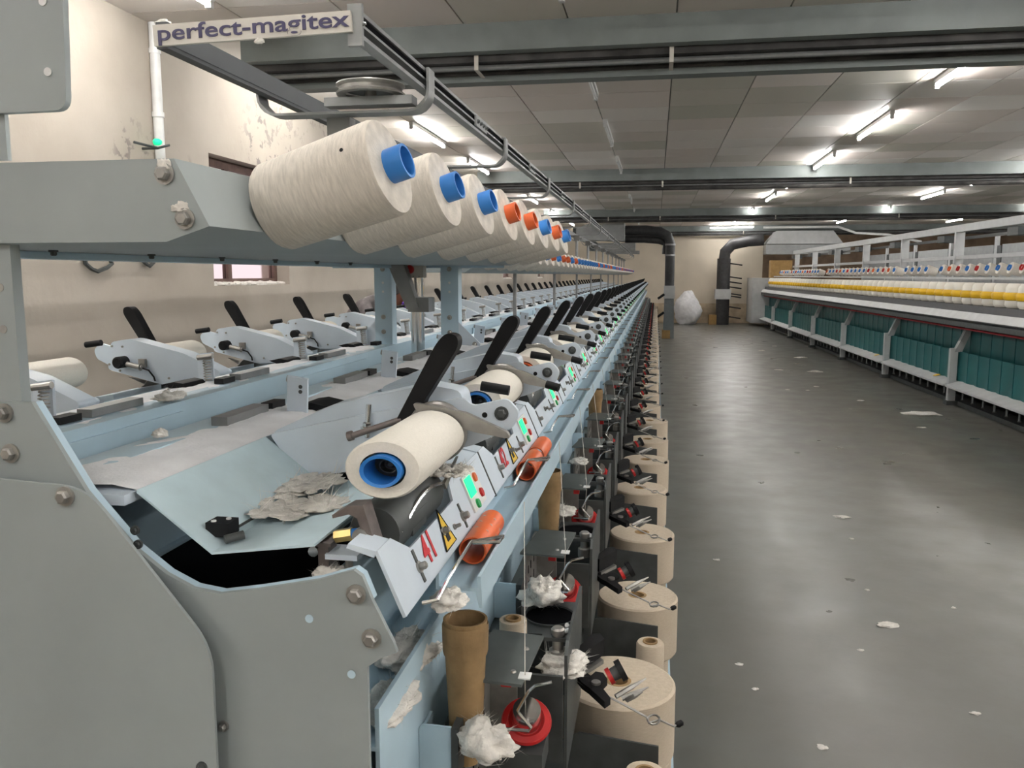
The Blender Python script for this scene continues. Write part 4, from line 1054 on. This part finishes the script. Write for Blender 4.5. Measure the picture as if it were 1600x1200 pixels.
# barrels with a yellow waist
MW = Matrix.Translation(TWO) @ Matrix.Rotation(RZ, 4, 'Z')
def barrel():
    o = thing('yarn_drum', '', 'drum')
    MB().lathe([(.105, 0), (.126, .03), (.126, .078)], (0, 0, 0), (0, 0, 1), 18).lathe([(.126, .160), (.126, .21), (.10, .25)], (0, 0, 0), (0, 0, 1), 18).build('yarn', cream, o, (0, 0, 0))
    MB().lathe([(.120, .074), (.136, .084), (.1445, .105), (.1455, .119), (.1445, .133), (.136, .154), (.120, .164)], (0, 0, 0), (0, 0, 1), 18).build('yellow_band', yellowp, o, (0, 0, 0))
    return o
bd = barrel(); first = True
for q in range(int((YZ-YA)/SP)):
    o = bd if first else dup(bd); first = False
    o.location = MW @ Vector((.28, YA+(q+.5)*SP, 1.165)); o.rotation_euler = (0, 0, RZ)
    tag(o, 'cream yarn drum with a yellow middle band in the row on the twisting machine', 'drum', 'yellow banded drums on the twisting machine')
tc_ = {'b': bluep, 'o': orangep, 'r': redp}; tnames = {'b': 'blue', 'o': 'orange', 'r': 'red'}; cc = {}
for q in range(int((YZ-YA)/.30)):
    if random.random() < .10: continue
    t = random.choice('bbor')
    if t not in cc: o = cc[t] = cone_thing(tc_[t], .14, .062, .068, .02, .034)
    else: o = dup(cc[t])
    if t in cc and o is cc[t] and t == 'r': pass
    o.location = MW @ Vector((.60, YA+.15+q*.30, 1.538)); o.rotation_euler = (0, radians(-72), RZ)
    tag(o, 'white yarn cone with a %s tube on top of the twisting machine' % tnames[t], 'yarn cone', 'cones on top of the twisting machine')
# superstructure: rail, uprights
lp(MB().box(.86, .94, YA, YZ, 2.10, 2.20), 'top_rail', apron)
lp(MB().box(1.15, 1.2, YA, YZ, 2.02, 2.06), 'top_rail', alum)
lp(MB().box(.86, .90, YA, YZ, 1.72, 1.77), 'middle_rail', apron)
for i in range(-2, 7):
    y = i*BAY*.93
    if y > YZ: continue
    lp(MB().box(.84, .96, y-.03, y+.03, 1.45, 2.1), 'upright', apron)
    lp(MB().box(.9, 1.15, y+.6, y+.9, 1.98, 2.08), 'sensor_box', darkm)
# neighbouring machine's control panels behind
TO2 = MW @ Vector((3.2, 0, 0))
nx_ = thing('panel_row', 'row of grey louvred panels on a frame behind the twisting machine', 'panels', TO2, rz=RZ)
for i in range(-1, 7):
    y = i*2.4
    MB().box(0, .06, y, y+2.0, 1.62, 2.08).build('panel', apron2, nx_, (0, 0, 0))
    MB().box(-.01, .05, y+2.02, y+2.2, 1.64, 2.06).build('louvre', darkm, nx_, (0, 0, 0))
    MB().box(0, .05, y+2.24, y+2.36, 0, 2.3).build('post', apron, nx_, (0, 0, 0))
    MB().box(.0, .4, y, y+2.2, .2, 1.56).build('cabinet', apron2, nx_, (0, 0, 0))
# far blower, carton, teal bundle
q = MW @ Vector((.4, YZ+.2, 0)); p = Vector((4.2, 26.2, 2.3))
o = thing('blower_carriage', 'pale blower housing with hoop rails over the far end of the twisting machine', 'blower', p)
MB().prism([(3.2, 2.42), (5.4, 2.42), (5.1, 2.80), (3.5, 2.80)], 'Y', 26, 26.8).build('fan_box', apron, o, p)
MB().tube([(3.1, 25.9, 2.9), (5.2, 25.9, 2.9), (5.7, 25.9, 2.72), (6.6, 25.9, 2.66), (7.5, 25.9, 2.45)], .035, 8).build('hoop_rail', pipew, o, p)
MB().box(3.21, 5.6, 26, 26.6, 2.12, 2.40).build('carriage', apron2, o, p)
p = Vector((3.62, 25.6, 1.42)); o = thing('cardboard_box', 'brown cardboard box on the end cabinet of the twisting machine', 'box', p)
MB().box(3.3, 3.9, 25.47, 25.85, 1.43, 1.93).build('carton', card, o, p)
MB().box(3.298, 3.902, 25.62, 25.68, 1.4305, 1.932).build('tape', brown, o, p)
p = MW @ Vector((2.2, -.3, 1.6)); b = lump(.32, .5, .2, 41, .3, 20, 14); b.v = [v for v in b.v]
o = b.build('teal_bundle', M('teal_bag', (.05, .42, .45), .5), None, (0, 0, 0)); o.location = p; tag(o, 'bright teal plastic bundle lying behind the shelf of cones', 'bundle')

# ================================================================== FLOOR SCRAPS
fl = [(1440, 647, 40, 6), (1385, 977, 24, 5), (1315, 808, 18, 4), (1523, 1115, 12, 4), (1110, 1015, 0, 0), (1275, 581, 16, 4), (1275, 604, 7, 2), (1217, 578, 10, 3), (1345, 626, 9, 2), (1440, 668, 10, 2), (1190, 548, 9, 2), (1252, 559, 14, 2), (1285, 1168, 14, 4), (1155, 1038, 9, 3), (1345, 1016, 8, 2), (1180, 1077, 8, 3), (1330, 842, 6, 2), (1262, 610, 5, 2), (1230, 609, 5, 2), (1262, 541, 7, 2), (1170, 530, 5, 1), (1210, 541, 6, 1), (1490, 950, 6, 2), (1120, 875, 8, 2), (1355, 922, 6, 2)]
for i, (u, v, w, h) in enumerate(fl):
    if not w: continue
    p = at(u, v, Z=0); d = (p-CAM).dot(_F); s = w/2*d/FPX
    b = lump(s*1.3, s*.9, max(.004, s*.18), 60+i, .5, 14, 8, .0)
    o = b.build('floor_lint', lint, None, (0, 0, 0)); o.location = (p.x, p.y, .001)
    tag(o, 'largest flat lint scrap on the floor near the twisting machine feet' if i == 0 else 'pale lint scrap lying on the grey concrete aisle', 'lint', 'lint scraps on the floor')

for o in list(bpy.data.objects):
    if o.type == 'EMPTY' and not o.get('label'): print('NOLABEL', o.name)
